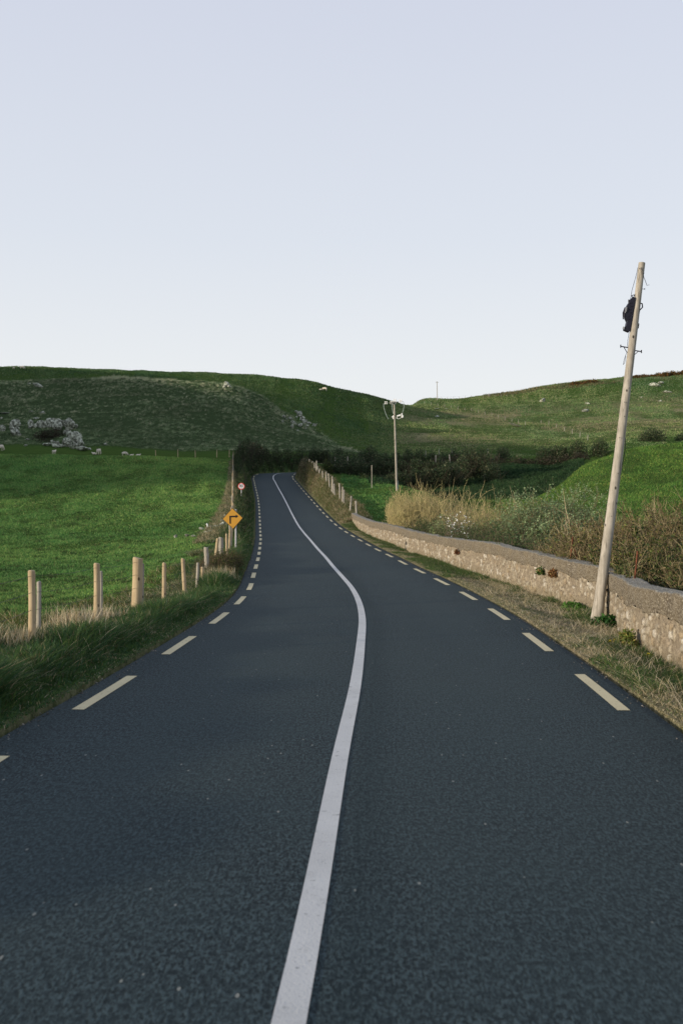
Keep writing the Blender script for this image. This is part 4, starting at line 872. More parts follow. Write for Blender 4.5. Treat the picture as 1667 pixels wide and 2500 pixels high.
x, y = wall_pt(1410, -.1); leafy('weed_clump', 'bright green grass clump at the wall foot left of the leaning pole', 'plant', (x - .08, y, ground_z(x, y)), 900, (.22, .6), .16, .06, [(.05, .14, .02), (.08, .16, .03)], [2, 1])
x, y = wall_pt(1519, .22); leafy('wall_plant', 'small grey-green plant growing on the near wall top', 'plant', (x, y, wall_top(y) - .01), 520, (.13, .20), .14, .045, [(.07, .09, .035), (.12, .12, .05)], [2, 1])
for px, dz, lab, cc in ((1350, -.42, 'rust-brown withered fern hanging from a joint low in the wall, right one', (.22, .11, .045)), (1320, -.45, 'green fern growing low in the wall beside a rusty withered one', (.05, .10, .02)), (1116, -.50, 'dark rust-red fern tuft low on the wall farther along', (.14, .06, .03))):
    x, y = wall_pt(px, -.05); leafy('wall_fern', lab, 'fern', (x - .02, y, wall_top(y) + dz), 420 if px > 1340 else 240, (.07, .26 if px > 1340 else .18), .16, .06, [cc, tuple(v * .6 for v in cc), (.22, .16, .06)], [3, 2, 1], stems=False)
for i, (px, py) in enumerate(((1500, 1573), (1509, 1574), (1583, 1610), (1490, 1576))):
    p = hit(px, py, 9, 20); leafy('dandelion', ('yellow dandelion in the dry verge below the wall, left of a cluster', 'yellow dandelion in the dry verge below the wall, right of a cluster', 'lone yellow dandelion in the verge nearest the right edge', 'leftmost small yellow dandelion by the weed')[i], 'flower', p + Vector((0, 0, .03)), 60, (.05, .05), .04, .03, [(.55, .42, .02), (.06, .12, .02)], [2, 1], 'dandelions in the verge', stems=False)

# ------------------------------------------------------------------ shrubs
def ribbons(name, polys, rad, cols, parent, mat=TWIG):
    """many thin three-sided branches in one mesh. polys (N,K,3), rad (N,K)"""
    n, K, _ = polys.shape; t = np.gradient(polys, axis=1); t /= np.linalg.norm(t, axis=2, keepdims=True) + 1e-9
    ref = np.array([.31, .89, .33]); a = np.cross(t, ref); a /= np.linalg.norm(a, axis=2, keepdims=True) + 1e-9; b = np.cross(t, a)
    ring = np.stack([polys + (a * math.cos(q) + b * math.sin(q)) * rad[..., None] for q in (0, 2.094, 4.189)], 2)   # N,K,3,3
    V = ring.reshape(-1, 3); o = (np.arange(n) * K * 3)[:, None, None, None]; k = (np.arange(K - 1) * 3)[None, :, None, None]; j = np.arange(3)[None, None, :, None]; j1 = (j + 1) % 3
    q = np.concatenate([o + k + j, o + k + j1, o + k + 3 + j1, o + k + 3 + j], -1).reshape(-1, 4)
    return mesh_np(name, V, [q], mat, parent, np.repeat(cols, K * 3, 0), smooth=True)
def grow(org, dirs, ln, K, bend, wob):
    """curving growth lines from org along dirs"""
    n = len(org); t = np.linspace(0, 1, K)[None, :, None]; p = org[:, None] + dirs[:, None] * ln[:, None, None] * t
    p = p + bend[:, None] * ln[:, None, None] * t**2 + rng.normal(0, 1, (n, K, 3)) * (ln[:, None, None] * wob) * t
    return p
def along(poly, t):
    n, K, _ = poly.shape; f = t * (K - 1.001); i = f.astype(int); u = (f - i)[:, None]; r = np.arange(n); return poly[r, i] * (1 - u) + poly[r, i + 1] * u
def shrub(name, label, base, size, h, stems, twigs, leaves, leaf, stemc, leafc, upright=.8, group=None, cat='bush', srad=.012, trad=.005, lmin=.25, lean=(0, 0), tw_len=.45, aspect=.45, tangle=.06, wts=None, topw=None):
    base = Vector(base); r_ = empty(name, base, label, cat, group)
    a = rng.random(stems) * 2 * np.pi; rr = rng.random(stems)**.5; org = np.stack([np.cos(a) * rr * size[0], np.sin(a) * rr * size[1]], 1)
    gz = height(org[:, 0] + base.x, org[:, 1] + base.y) - base.z - .05; o3 = np.column_stack([org, gz])
    out = np.column_stack([org / max(size), np.zeros(stems)]); d = out * (1.15 - upright) + np.array([lean[0], lean[1], 1.]) * upright + rng.normal(0, .12, (stems, 3)); d /= np.linalg.norm(d, axis=1)[:, None]
    prof = np.sqrt(np.clip(1 - .75 * rr**2.2, .15, 1)); ln = h * prof * rng.uniform(.72, 1.08, stems)
    if topw is not None: ln = ln * topw(org[:, 0] + base.x, org[:, 1] + base.y)
    S = grow(o3, d, ln, 7, rng.normal(0, .10, (stems, 3)) + out * .15, tangle * .35)
    def okb(A):
        if base.x < wall_x(min(base.y, 69)): return np.ones(len(A), bool)
        Q = A.reshape(len(A), -1, 3); X = Q[..., 0] + base.x; Y = Q[..., 1] + base.y; return (X > wall_x(Y) + .06).all(1)
    k_ = okb(S); S = S[k_]; d = d[k_]; stems = len(S)
    rad = srad * (np.linspace(1, .25, 7)[None] * rng.uniform(.5, 1.2, (stems, 1)))
    ribbons('branches', S, rad, pal(stems, stemc, [1] * len(stemc), .3), r_)
    i = rng.integers(0, stems, twigs); t0 = rng.uniform(.18, .98, twigs)**.8; q = along(S[i], t0)
    tdir = d[i] * .55 + rng.normal(0, .55, (twigs, 3)) + np.array([0, 0, .25]); tdir /= np.linalg.norm(tdir, axis=1)[:, None]
    T = grow(q, tdir, tw_len * rng.uniform(.4, 1.2, twigs), 4, rng.normal(0, .22, (twigs, 3)) + np.array([0, 0, .12]), tangle)
    T = T[okb(T)]; twigs = len(T)
    ribbons('twigs', T, trad * np.linspace(1, .35, 4)[None] * np.ones((twigs, 1)), pal(twigs, stemc, [1] * len(stemc), .35), r_)
    if leaves:
        i = rng.integers(0, twigs, leaves); tt = rng.uniform(lmin, 1, leaves); p = along(T[i], tt) + rng.normal(0, .02, (leaves, 3)); p = p[okb(p)]; leaves = len(p)
        quads('foliage', p, leaf * rng.uniform(.6, 1.3, leaves), pal(leaves, leafc, wts or [1] * len(leafc), .3), r_, .35, aspect=aspect)
    return r_
YST = [(.42, .36, .17), (.34, .30, .14), (.46, .38, .20)]; OST = [(.20, .17, .09), (.13, .11, .06)]
wl = lambda px, Z: ((px - CX) * Z / F, Z)
def W(px, Z): x = (px - CX) * Z / F; return (x, Z, ground_z(x, Z))
shrub('willow_bush', 'straw-yellow upright willow bush, leftmost behind the long wall', W(1003, 50.5), (1.2, 1.8), 2.6, 420, 5200, 9000, .07, YST, [(.22, .22, .09), (.14, .17, .06), (.34, .31, .14)], .92, srad=.016, trad=.008, tw_len=.6, lean=(-.05, 0), tangle=.03)
shrub('willow_bush', 'tallest yellow-stemmed willow bush behind the wall, second from the left', W(1085, 50), (1.45, 1.7), 3.55, 430, 6200, 9500, .07, YST, [(.25, .24, .10), (.16, .18, .06), (.33, .30, .14)], .93, srad=.018, trad=.008, tw_len=.65, tangle=.03)
shrub('willow_bush', 'thin yellow willow bush with spiky top, behind the white blossom', W(1170, 47), (1.2, 1.5), 3.15, 330, 5200, 11000, .07, YST + [(.30, .25, .13)], [(.20, .21, .09), (.13, .17, .06), (.26, .25, .12)], .93, srad=.016, trad=.008, tw_len=.6, tangle=.03)
shrub('willow_bush', 'olive leafy willow bush in the middle of the thicket behind the wall', W(1240, 41), (1.3, 1.6), 3.05, 260, 6500, 52000, .08, OST, [(.16, .21, .08), (.23, .26, .11), (.26, .22, .10), (.10, .15, .05)], .8, srad=.016, tw_len=.5, trad=.006)
shrub('willow_bush', 'grey-green leafy willow bush, rightmost of the thicket, beside the rusty stay', W(1340, 38), (1.3, 1.5), 3.5, 280, 7000, 60000, .08, OST, [(.16, .25, .12), (.23, .32, .17), (.11, .18, .07), (.26, .33, .18)], .86, srad=.016, tw_len=.5, trad=.006)
shrub('willow_bush', 'low grey-green willow bush in front of the spiky yellow one', W(1165, 39), (1.3, 1.1), 1.95, 220, 4600, 36000, .075, OST, [(.20, .26, .12), (.14, .20, .08), (.27, .29, .15)], .8, srad=.012, tw_len=.42, trad=.005)
shrub('blossom_bush', 'small bush covered in white blossom just behind the long wall', W(1112, 36.2), (.42, .3), 2.1, 40, 480, 700, .05, [(.16, .13, .09)], [(.10, .13, .05), (.16, .18, .08)], .85, srad=.01, tw_len=.3)
bb = bpy.data.objects['blossom_bush']; m_ = 130; a = rng.normal(0, 1, (m_, 3)) * np.array([.24, .2, .26]) + np.array([0, -.15, CAMH - (1288 - HY) * 36.2 / F - bb.location.z]); quads('blossom', a, .055, pal(m_, [(.82, .82, .80), (.74, .76, .70)], [1, 1], .1), bb, .5, aspect=1)
for i, (px, Z, hh, rx) in enumerate(((975, 45, .85, .9), (1020, 42, .95, .9), (1075, 38.5, .95, 1.0), (1130, 36, .9, 1.0), (1190, 33.6, .95, 1.0), (1245, 31.5, .95, .9), (1290, 30, 1.0, .9), (1340, 28.2, 1.05, .8), (1380, 26.8, 1.15, .7))):
    x, y, z = W(px, Z); shrub('bramble', ['dark bramble at the foot of the leftmost yellow willow', 'dark bramble under the second yellow willow', 'dark bramble left of the white blossom', 'dark bramble right of the white blossom', 'dark bramble below the low grey-green willow', 'dark bramble below the olive willow', 'dark bramble left of the grey-green willow foot', 'dark bramble below the rightmost willow', 'bramble beside the two-legged rusty stay'][i],
      (max(x, float(wall_x(Z)) + .75), y, z), (rx, .9), hh + .55, 90, 1600, 9000, .06, [(.10, .08, .05)], [(.025, .06, .02), (.04, .085, .025), (.07, .10, .03)], .6, 'brambles behind the wall', srad=.008, tw_len=.35)
# thorn hedge behind the leaning pole: mass of bare twigs above, leaves below
TH = [(.18, .14, .075), (.12, .095, .05), (.31, .26, .15), (.09, .07, .035)]
def thorn(label, px, Z, size, h, st, tw, lv, lc, lean=(-.12, 0)):
    return shrub('thorn_bush', label, W(px, Z), size, h, st, tw, lv, .06, TH, lc, .62, srad=.016, trad=.006, tw_len=.36, tangle=.14, lean=lean, wts=None, aspect=.55, lmin=0)
OL = [(.085, .11, .026), (.13, .14, .035), (.045, .07, .02), (.17, .14, .05)]
thorn('low olive thorn bush between the rusty stay and the leaning pole', 1452, 25.0, (.75, 1.2), 1.3, 170, 5600, 26000, OL)
thorn('tangled brown thorn bush directly behind the leaning pole', 1508, 24, (1.3, 1.5), 1.75, 360, 17000, 42000, OL)
thorn('tallest brown thorn bush, at the right edge behind the near wall', 1612, 22.5, (1.5, 1.7), 2.1, 460, 23000, 46000, OL, (-.08, 0))
thorn('brown thorn bush half cut off by the right edge', 1730, 21, (1.5, 1.5), 2.3, 260, 12000, 14000, OL)
thorn('leafy dark lower thorn growth hard behind the near wall', 1578, 18.6, (1.3, 1.2), 1.45, 190, 7000, 46000, [(.05, .075, .02), (.08, .10, .025), (.03, .05, .015), (.12, .12, .035)])
thorn('leafy dark thorn growth behind the wall at the right edge', 1680, 16.4, (.9, 1.2), 1.3, 120, 4600, 22000, [(.05, .075, .02), (.08, .10, .025), (.03, .05, .015)])
# left bank bramble at the fence
shrub('bramble', 'sprawling dark bramble on the left bank at the road edge, by the leaning old posts', (-3.5, 29.6, ground_z(-3.5, 29.6)), (.36, 1.2), .5, 120, 2400, 11000, .055, [(.14, .10, .06), (.09, .07, .04)], [(.03, .05, .016), (.05, .07, .02), (.10, .11, .03)], .45, srad=.007, tw_len=.3, tangle=.12)
shrub('bramble', 'bare-stemmed bramble tangled around the fence posts on the left bank', (-3.8, 29.0, ground_z(-3.8, 29.0)), (.3, 1.0), .42, 60, 700, 1200, .05, [(.17, .12, .07), (.10, .08, .05)], [(.08, .09, .03), (.12, .10, .05)], .5, srad=.007, tw_len=.32, tangle=.15)
# bare saplings above the thicket
for i, (px, Z, top) in enumerate(((1232, 46, 1170), (1262, 46, 1183), (1412, 33, 1232))):
    x, y, z = W(px, Z); h = CAMH - (top - HY) * Z / F - z
    shrub('sapling', ('bare forked sapling standing above the yellow willows, left of two', 'bare forked sapling standing above the olive willow, right of two', 'single bare leaning stem right of the willow thicket')[i], (x, y, z), (.12, .12), h * 1.06, 5, 26, 0, .05, [(.36, .29, .18)], [(.1, .1, .1)], 1.0, srad=.028, trad=.012, tw_len=.5, lean=((.0, .0, -.16)[i], 0), cat='sapling', tangle=.05)

def hedge(name, label, blobs, leaf, cols, wts, dens=150, group=None, cat='hedge', twc=None):
    """blobs: (x, y, rx, ry, rz) standing on the ground; crowns built from leaf clumps"""
    x0, y0 = blobs[0][0], blobs[0][1]; g0 = ground_z(x0, y0); r_ = empty(name, (x0, y0, g0), label, cat, group); P_ = []; Tw = []
    for x, y, rx, ry, rz_ in blobs:
        n = int(dens * (rx + ry) * rz_ * 2.2); d = rng.normal(0, 1, (n, 3)); d /= np.linalg.norm(d, axis=1)[:, None]; d[:, 2] = np.abs(d[:, 2]) * 1.0 - .1
        lump = 1 + .30 * fbm(d[:, 0] * 3 + x, d[:, 2] * 3 + d[:, 1] * 2 + y, .8, 3); rad = (rng.random(n)**.35) * lump
        p = d * rad[:, None] * np.array([rx, ry, rz_]); g = height(p[:, 0] + x, p[:, 1] + y, False); p[:, 2] += g - g0; p[:, 0] += x - x0; p[:, 1] += y - y0; P_.append(p)
        m = max(12, int(n / 40)); a = np.zeros((m, 3)); a[:, 0] = x - x0 + rng.normal(0, rx * .35, m); a[:, 1] = y - y0 + rng.normal(0, ry * .35, m); a[:, 2] = height(a[:, 0] + x0, a[:, 1] + y0, False) - g0
        dd = rng.normal(0, .5, (m, 3)); dd[:, 2] = 1; dd /= np.linalg.norm(dd, axis=1)[:, None]; Tw.append(grow(a, dd, np.full(m, rz_ * .88) * rng.uniform(.6, 1.1, m), 5, rng.normal(0, .15, (m, 3)), .03))
    p = np.concatenate(P_); quads('foliage', p, leaf * rng.uniform(.6, 1.4, len(p)), pal(len(p), cols, wts, .35), r_, .3, aspect=.7)
    T = np.concatenate(Tw); ribbons('branches', T, leaf * .14 * np.linspace(1, .4, 5)[None] * np.ones((len(T), 1)), pal(len(T), twc or [(.035, .032, .02), (.05, .042, .028)], [1, 1]), r_)
    return r_
DK = [(.028, .054, .023), (.052, .082, .034), (.072, .078, .042), (.17, .18, .10)]; DW = [5, 4, 2, 1]
def row(pa, pb, n, rx, ry, rz_, jit=.25):
    return [(pa[0] + (pb[0] - pa[0]) * (i + .5) / n + random.uniform(-jit, jit), pa[1] + (pb[1] - pa[1]) * (i + .5) / n + random.uniform(-jit, jit) * 2, rx * random.uniform(.8, 1.2), ry, rz_ * random.uniform(.78, 1.2)) for i in range(n)]
hedge('hedge', 'dark hedge closing the view behind the road bend', [(*[float(v) for v in road_pt(s_, -3.9)], 1.15, 1.15, random.uniform(2.2, 3.3)) for s_ in np.arange(131, 172, 1.7)], .15, DK, DW, 150)
hedge('hedge_bush', 'rust-brown windswept bush at the top end of the left fence', [(*wl(600, 146), 1.5, 1.5, 3.2), (*wl(617, 147), 1.6, 1.5, 3.9), (*wl(630, 148), 1.3, 1.4, 3.9), (*wl(590, 144), 1.0, 1.2, 2.2)], .17, [(.06, .042, .02), (.17, .085, .04), (.028, .035, .015)], [3, 3, 2], 150, cat='bush')
hedge('hedge', 'long dark hedge with a pale tufted top right of the bend', row(wl(762, 150), wl(912, 142), 9, 1.4, 1.4, 2.5), .18, DK, DW, 90)
hedge('hedge_bush', 'yellow-green rounded bush in the dark hedge right of the bend', [(*wl(799, 134), .9, .9, 1.9)], .14, [(.055, .07, .018), (.09, .10, .025), (.03, .045, .015)], [2, 1, 2], 130, cat='bush')
hedge('hedge_bush', 'small bright green rounded bush behind the marker stake', [(*wl(890, 113.5), .9, .8, 1.25), (*wl(912, 114), 1.0, .8, 1.35)], .12, [(.055, .085, .025), (.09, .12, .035), (.035, .055, .02)], [2, 1, 2], 150, cat='bush')
hedge('hedge', 'dark grey-green thicket along the rim of the hollow, left of the tall slim pole', row(wl(822, 137), wl(915, 130), 7, 1.3, 1.3, 2.3), .17, DK, DW, 90)
hedge('hedge', 'dark thicket filling the head of the hollow behind the slim pole', row(wl(918, 131), wl(1090, 129), 11, 1.4, 1.6, 2.7), .17, DK, DW, 150)
hedge('hedge', 'dark thicket on the slope below the rim, right of the slim pole', row(wl(960, 118), wl(1120, 122), 9, 1.3, 1.4, 2.9), .16, DK, DW, 150)
hedge('hedge_bush', 'large dark rounded bush in the hollow above the yellow willows', [(*wl(1150, 128), 2.2, 1.6, 4.6), (*wl(1178, 127), 2.0, 1.6, 4.2), (*wl(1128, 126), 1.5, 1.4, 3.2), (*wl(1200, 124), 1.4, 1.2, 2.6)], .18, DK, DW, 95, cat='bush')
hedge('hedge', 'long brown-grey hedgerow along the far rim of the hollow', row(wl(1060, 141), wl(1430, 141), 20, 1.2, 1.0, 1.5), .17, [(.05, .04, .03), (.03, .04, .018), (.09, .075, .05)], [3, 3, 1.2], 90)
for i, (px, Z, r, h, lab) in enumerate(((1227, 160, 1.3, 2.1, 'small dark round bush between the soil scar and the hedgerow'), (1280, 150, .9, 1.0, 'tiny dark bush low by the hedgerow'), (1330, 158, 1.7, 2.3, 'dark bush left of a row of four above the hedgerow'), (1362, 158, 1.8, 2.7, 'broad dark bush, second of a row of four above the hedgerow'), (1408, 158, 2.1, 3.1, 'tallest dark bush, third of a row of four above the hedgerow'),
                                       (1462, 158, 1.7, 2.8, 'dark bush touching the near green hill, last of a row of four'), (1592, 178, 2.9, 2.7, 'wide dark bush above the brow of the near right hill'), (1668, 180, 1.8, 1.4, 'dark bush at the right edge above the near right hill'))):
    hedge('hedge_bush', lab, [(*wl(px, Z), r, 1.3, h)], .19, DK, DW, 100, cat='bush')
rp = lambda s, o: tuple(float(v) for v in road_pt(s, o))
for i, (a0, a1, hh, lab) in enumerate(((50, 72, .55, 'low dark scrub on the left bank past the amber sign'), (74, 98, .75, 'dark scrub on the left bank around the speed limit sign'), (99, 120, 1.05, 'dark hedge on the left bank beyond the speed limit sign'), (121, 138, 1.5, 'tallest dark hedge on the left bank close to the bend'))):
    hedge('bank_hedge', lab, [(*rp(s, -3.75 - .012 * max(s - 80, 0) * 1.4 + random.uniform(-.1, .1)), .55, 1.1, hh * random.uniform(.7, 1.25)) for s in np.arange(a0, a1, 1.7)], .10, [(.02, .04, .014), (.035, .06, .02), (.07, .075, .035)], [4, 3, 1], 190)
hedge('bank_hedge', 'brown-green bushy growth on the right hedge bank near the bend', [(*rp(s, 3.75 + random.uniform(-.15, .2)), .7, 1.1, random.uniform(.5, .95)) for s in np.arange(104, 139, 1.8)], .10, [(.05, .055, .02), (.10, .075, .045), (.03, .045, .016)], [3, 2, 2], 170)
for lab, px0, px1, Z, h in (('orange-brown bracken on the skyline at the top right corner of the hill', 1606, 1672, 455, 2.2), ('orange bracken patch high on the right hill, left of the leaning pole', 1398, 1452, 448, 1.5), ('dull brown bracken strip on the skyline right of the leaning pole', 1530, 1606, 458, 1.3)):
    hedge('bracken', lab, row(wl(px0, Z), wl(px1, Z), 9, 2.2, 2.5, h, .8), .45, [(.16, .08, .025), (.09, .065, .025), (.05, .055, .02), (.24, .12, .03)], [3, 3, 3, 1.3], 20, cat='bracken')

# ------------------------------------------------------------------ rocks
def rock_mesh(seed, sub=3):
    import bmesh
    r_ = np.random.default_rng(seed); bm = bmesh.new(); bmesh.ops.create_icosphere(bm, subdivisions=sub, radius=1)
    pl = r_.normal(0, 1, (13, 3)); pl /= np.linalg.norm(pl, axis=1)[:, None]; off = r_.uniform(.42, .95, 13)
    for v in bm.verts:
        d = np.array(v.co.normalized()); k = pl @ d; rad = min([1.1] + [o / c for o, c in zip(off, k) if c > .15])
        rad *= 1 + .12 * mnoise.fractal(Vector(d * 2.3 + seed), .8, 2, 4); v.co = Vector(d * rad)
    me = bpy.data.meshes.new('rock'); bm.to_mesh(me); bm.free(); me.materials.append(ROCK); return me
RMS = [rock_mesh(i) for i in range(9)]
def rock(name, parent, px, py, w, h, dmin, dmax=330, i=0, sink=.3, flat=1):
    p = hit(px, py + h * .45, dmin, dmax); k = p.y / F; o = bpy.data.objects.new(name, RMS[i % 9]); COL.objects.link(o)
    if parent is not None: o.parent = parent
    o.scale = (w * k * .58, max(w, h) * k * .45, h * k * .62 * flat); o.rotation_euler = (random.uniform(-.2, .2), random.uniform(-.35, .35), random.uniform(0, 6)); o.rotation_euler[2] = random.choice([0, 3.1, .4, -.5])
    o.location = p + Vector((0, 0, h * k * (.5 - sink * .3) + (.07 if p.y < 100 else 0)))
    if p.y < 100: o.scale = [v * 1.35 for v in o.scale]
    return o, p
z1 = lambda x, y: (x / 2.8, 860 + y / 2.8); zz2 = lambda x, y: (500 + x / 2.8, 880 + y / 2.8); zz3 = lambda x, y: (1000 + x / 2.351, 880 + y / 2.351); z6 = lambda x, y: (400 + x / 6.533, 1280 + y / 6.533)
def outcrop(label, blocks, zf, sc_, dmin, dmax=330):
    r_ = empty('rock_outcrop', (0, 0, 0), label, 'rock')
    for i, (x, y, w_, h_) in enumerate(blocks):
        for j in range(4 if w_ > 34 else 1):
            q = (.95, .5, .42, .35)[j] if w_ > 34 else 1; jx, jy = (0, 0) if w_ <= 34 else ((j > 0) * random.uniform(-.45, .45) * w_, (j > 0) * random.uniform(-.45, .45) * h_)
            rock('rock_block', r_, *zf(x + jx, y + jy), w_ * q / sc_, h_ * q / sc_, dmin, dmax, i * 3 + j + len(label))
    return r_
outcrop('large lichen-white rock outcrop in an arch at the foot of the rough hill, far left', [(285, 490, 95, 55), (240, 500, 50, 40), (340, 485, 70, 60), (390, 495, 85, 80), (440, 480, 70, 60), (485, 500, 70, 70), (520, 500, 30, 30), (480, 560, 70, 70), (515, 590, 80, 80), (545, 615, 50, 70), (505, 640, 60, 50), (455, 620, 60, 60), (385, 628, 65, 50), (320, 628, 65, 28), (205, 490, 38, 50), (470, 540, 40, 40), (420, 640, 40, 25)], z1, 2.8, 163, 230)
outcrop('pale boulders left of the big rock arch', [(20, 515, 52, 50), (100, 485, 70, 52), (85, 520, 50, 40), (105, 545, 78, 60), (130, 560, 40, 30)], z1, 2.8, 163, 230)
outcrop('streak of white rock running down the right flank of the rough hill', [(625, 350, 30, 30), (645, 370, 38, 40), (668, 395, 38, 42), (690, 415, 36, 36), (715, 432, 26, 20), (748, 440, 35, 26), (655, 350, 16, 16), (700, 450, 24, 18), (680, 425, 30, 20)], zz2, 2.8, 165, 330)
outcrop('scattered small rocks beside the white streak on the rough hill flank', [(540, 385, 26, 22), (535, 415, 16, 26), (585, 395, 38, 20), (612, 425, 42, 26), (650, 440, 50, 26), (595, 450, 32, 26), (635, 478, 16, 16), (690, 462, 22, 12), (560, 400, 20, 12)], zz2, 2.8, 165, 330)
outcrop('grey rocks breaking the crest of the rough hill near its middle', [(150, 160, 46, 34), (170, 178, 30, 24), (135, 178, 24, 20)], zz2, 2.8, 200, 330)
outcrop('small rocks high on the left of the rough hill', [(260, 222, 58, 28), (240, 215, 26, 18), (280, 236, 26, 14), (200, 212, 26, 12)], z1, 2.8, 180, 300)
lab_r = [('low white stones on the grassy ledge above the big rock arch, middle', 245, 450, 50, 16), ('pair of small stones above the arch, right of middle', 290, 410, 40, 20), ('thin stones on the ledge at the far left', 35, 415, 70, 14), ('small stone at the left edge of the hill', 10, 450, 22, 20), ('small pale stone between the boulders and the sheep', 175, 635, 26, 18), ('flat grey stone lying right of the rock arch foot', 560, 660, 92, 28), ('little stone beside the flat grey stone', 612, 660, 24, 16), ('lone tiny stone on the slope right of the arch', 720, 630, 26, 14), ('small stone inside the arch on the left', 190, 595, 30, 14), ('low stone on the ledge left of the pair', 215, 405, 40, 12)]
for i, (lab, x, y, w_, h_) in enumerate(lab_r):
    o, _ = rock('boulder', None, *z1(x, y), w_ / 2.8, h_ / 2.8, 150, 300, i); tag(o, lab, 'rock', 'loose stones on the left hillside')
for i, (lab, x, y, w_, h_) in enumerate((('grey boulder in the green on the far right-hand slope', 760, 228, 40, 22), ('pale pinkish rock on a hump of the right slope', 1010, 285, 46, 20), ('thin rock above the pinkish one on the right slope', 1020, 247, 26, 9), ('wide grey rock near the skyline right of the leaning pole', 1405, 138, 62, 20), ('smaller rock on the right of the wide grey one near the skyline', 1438, 128, 32, 12), ('flat grey rock below the skyline at the far right', 1480, 180, 52, 14), ('brown rock in the grass at the far right', 1435, 232, 24, 12),
        ('single pale rock on the slope above the slim pole', 155, 320, 26, 13), ('white fallen log-like stone by the hill fence', 152, 277, 34, 6), ('low pale stones by the hill fence', 212, 277, 32, 6), ('pale bare stones at the kink of the hill fence', 610, 372, 110, 12), ('tiny pale rock far up the right slope', 1328, 212, 11, 7))):
    o, _ = rock('boulder', None, *zz3(x, y), w_ / 2.351, h_ / 2.351, 180, 460, i + 3); tag(o, lab, 'rock', 'loose stones on the far hillside')
for i, (lab, x, y, w_, h_) in enumerate((('leftmost of three white stones in a line in the left field', 188, 212, 60, 38), ('middle of three white stones in a line in the left field', 370, 198, 66, 40), ('rightmost of three white stones in a line in the left field', 472, 200, 60, 32), ('brown stone left of the bent white pipe in the field', 600, 85, 60, 34))):
    o, _ = rock('field_stone', None, *z6(x, y), w_ / 6.533, h_ / 6.533, 42, 90, i); tag(o, lab, 'stone', 'stones in the left field')
sp = empty('stone_pile', (0, 0, 0), 'untidy pile of rubble stones in the field behind the amber sign', 'stone pile')
for i, (x, y, w_, h_) in enumerate(((690, 150, 105, 42), (730, 130, 60, 30), (770, 62, 80, 42), (750, 95, 55, 30), (800, 85, 60, 22), (830, 55, 70, 22), (880, 30, 70, 22), (930, 20, 60, 26), (960, 5, 70, 40), (985, -25, 60, 45), (1010, 5, 50, 40), (960, -50, 60, 50), (1000, -80, 60, 50), (1040, -60, 50, 40), (1040, -110, 50, 50), (975, -110, 40, 40), (1090, -130, 50, 60), (720, 160, 60, 20))):
    rock('stone', sp, *z6(x, y), w_ / 6.533, h_ / 6.533, 44, 90, i)
p = hit(503, 1293, 44, 90); k = p.y / F; a = empty('bent_pipe', p, 'short curved white pipe standing in the field beside the rubble pile', 'pipe')
b = MB(); b.tube([((-2) * k, 0, -.05), (0, 0, 1.5 * k), (3.2 * k, 0, 5 * k), (4 * k, 0, 9 * k), (3 * k, 0, 13 * k), (1 * k, 0, 14.5 * k)], 1.9 * k, 12); b.build('pipe_body', PORC, a)

# ------------------------------------------------------------------ sheep
WOOL = plain('fleece', (.60, .55, .46), .95, 0, .15, 6); WOOLD = plain('dirty_fleece', (.27, .23, .19), .95, 0, .2, 6)
def sheep_mesh(graze, s=1.0, lying=False, mat=WOOL):
    lg = .12 if lying else .46; by = lg + .24
    V = [(0, 0, by), (.30, 0, by + .02), (.50, 0, by + .04), (-.30, 0, by + .02), (-.52, 0, by - .02)]; Rr = [.27, .26, .20, .27, .17]; E = [(0, 1), (1, 2), (0, 3), (3, 4)]
    if graze: V += [(.66, 0, by - .08), (.78, 0, by - .32), (.86, 0, by - .52)]; Rr += [.12, .09, .055]
    else: V += [(.64, 0, by + .16), (.70, 0, by + .34), (.86, 0, by + .30)]; Rr += [.12, .095, .055]
    E += [(2, 5), (5, 6), (6, 7)]
    V += [(V[6][0] - .03, .13, V[6][2] + .05), (V[6][0] - .03, -.13, V[6][2] + .05)]; Rr += [.025, .025]; E += [(6, 8), (6, 9)]
    V += [(-.62, 0, by - .14)]; Rr += [.04]; E += [(4, 10)]
    for hx, r0 in ((.36, 1), (-.36, 3)):
        for sy in (-1, 1):
            i = len(V); V += [(hx, .13 * sy, by - .2), (hx + (.03 if hx > 0 else -.05), .13 * sy, lg * .45), (hx, .13 * sy, .03), (hx + .04, .13 * sy, .0)]; Rr += [.09, .042, .032, .035]; E += [(r0, i), (i, i+1), (i+1, i+2), (i+2, i+3)]
    me = bpy.data.meshes.new('sheep'); me.from_pydata(V, E, []); o = bpy.data.objects.new('tmp', me); COL.objects.link(o)
    md = o.modifiers.new('s', 'SKIN'); me.skin_vertices
    for v, r_ in zip(me.skin_vertices[0].data, Rr): v.radius = (r_, r_)
    me.skin_vertices[0].data[0].use_root = True; sb = o.modifiers.new('b', 'SUBSURF'); sb.levels = 2; sb.render_levels = 2
    bpy.context.view_layer.update(); m2 = bpy.data.meshes.new_from_object(o.evaluated_get(bpy.context.evaluated_depsgraph_get())); bpy.data.objects.remove(o)
    m2.materials.clear(); m2.materials.append(mat)
    for p_ in m2.polygons: p_.use_smooth = True
    return m2
SG, SS, SLY, SD = sheep_mesh(True), sheep_mesh(False), sheep_mesh(False, lying=True), sheep_mesh(True, mat=WOOLD)
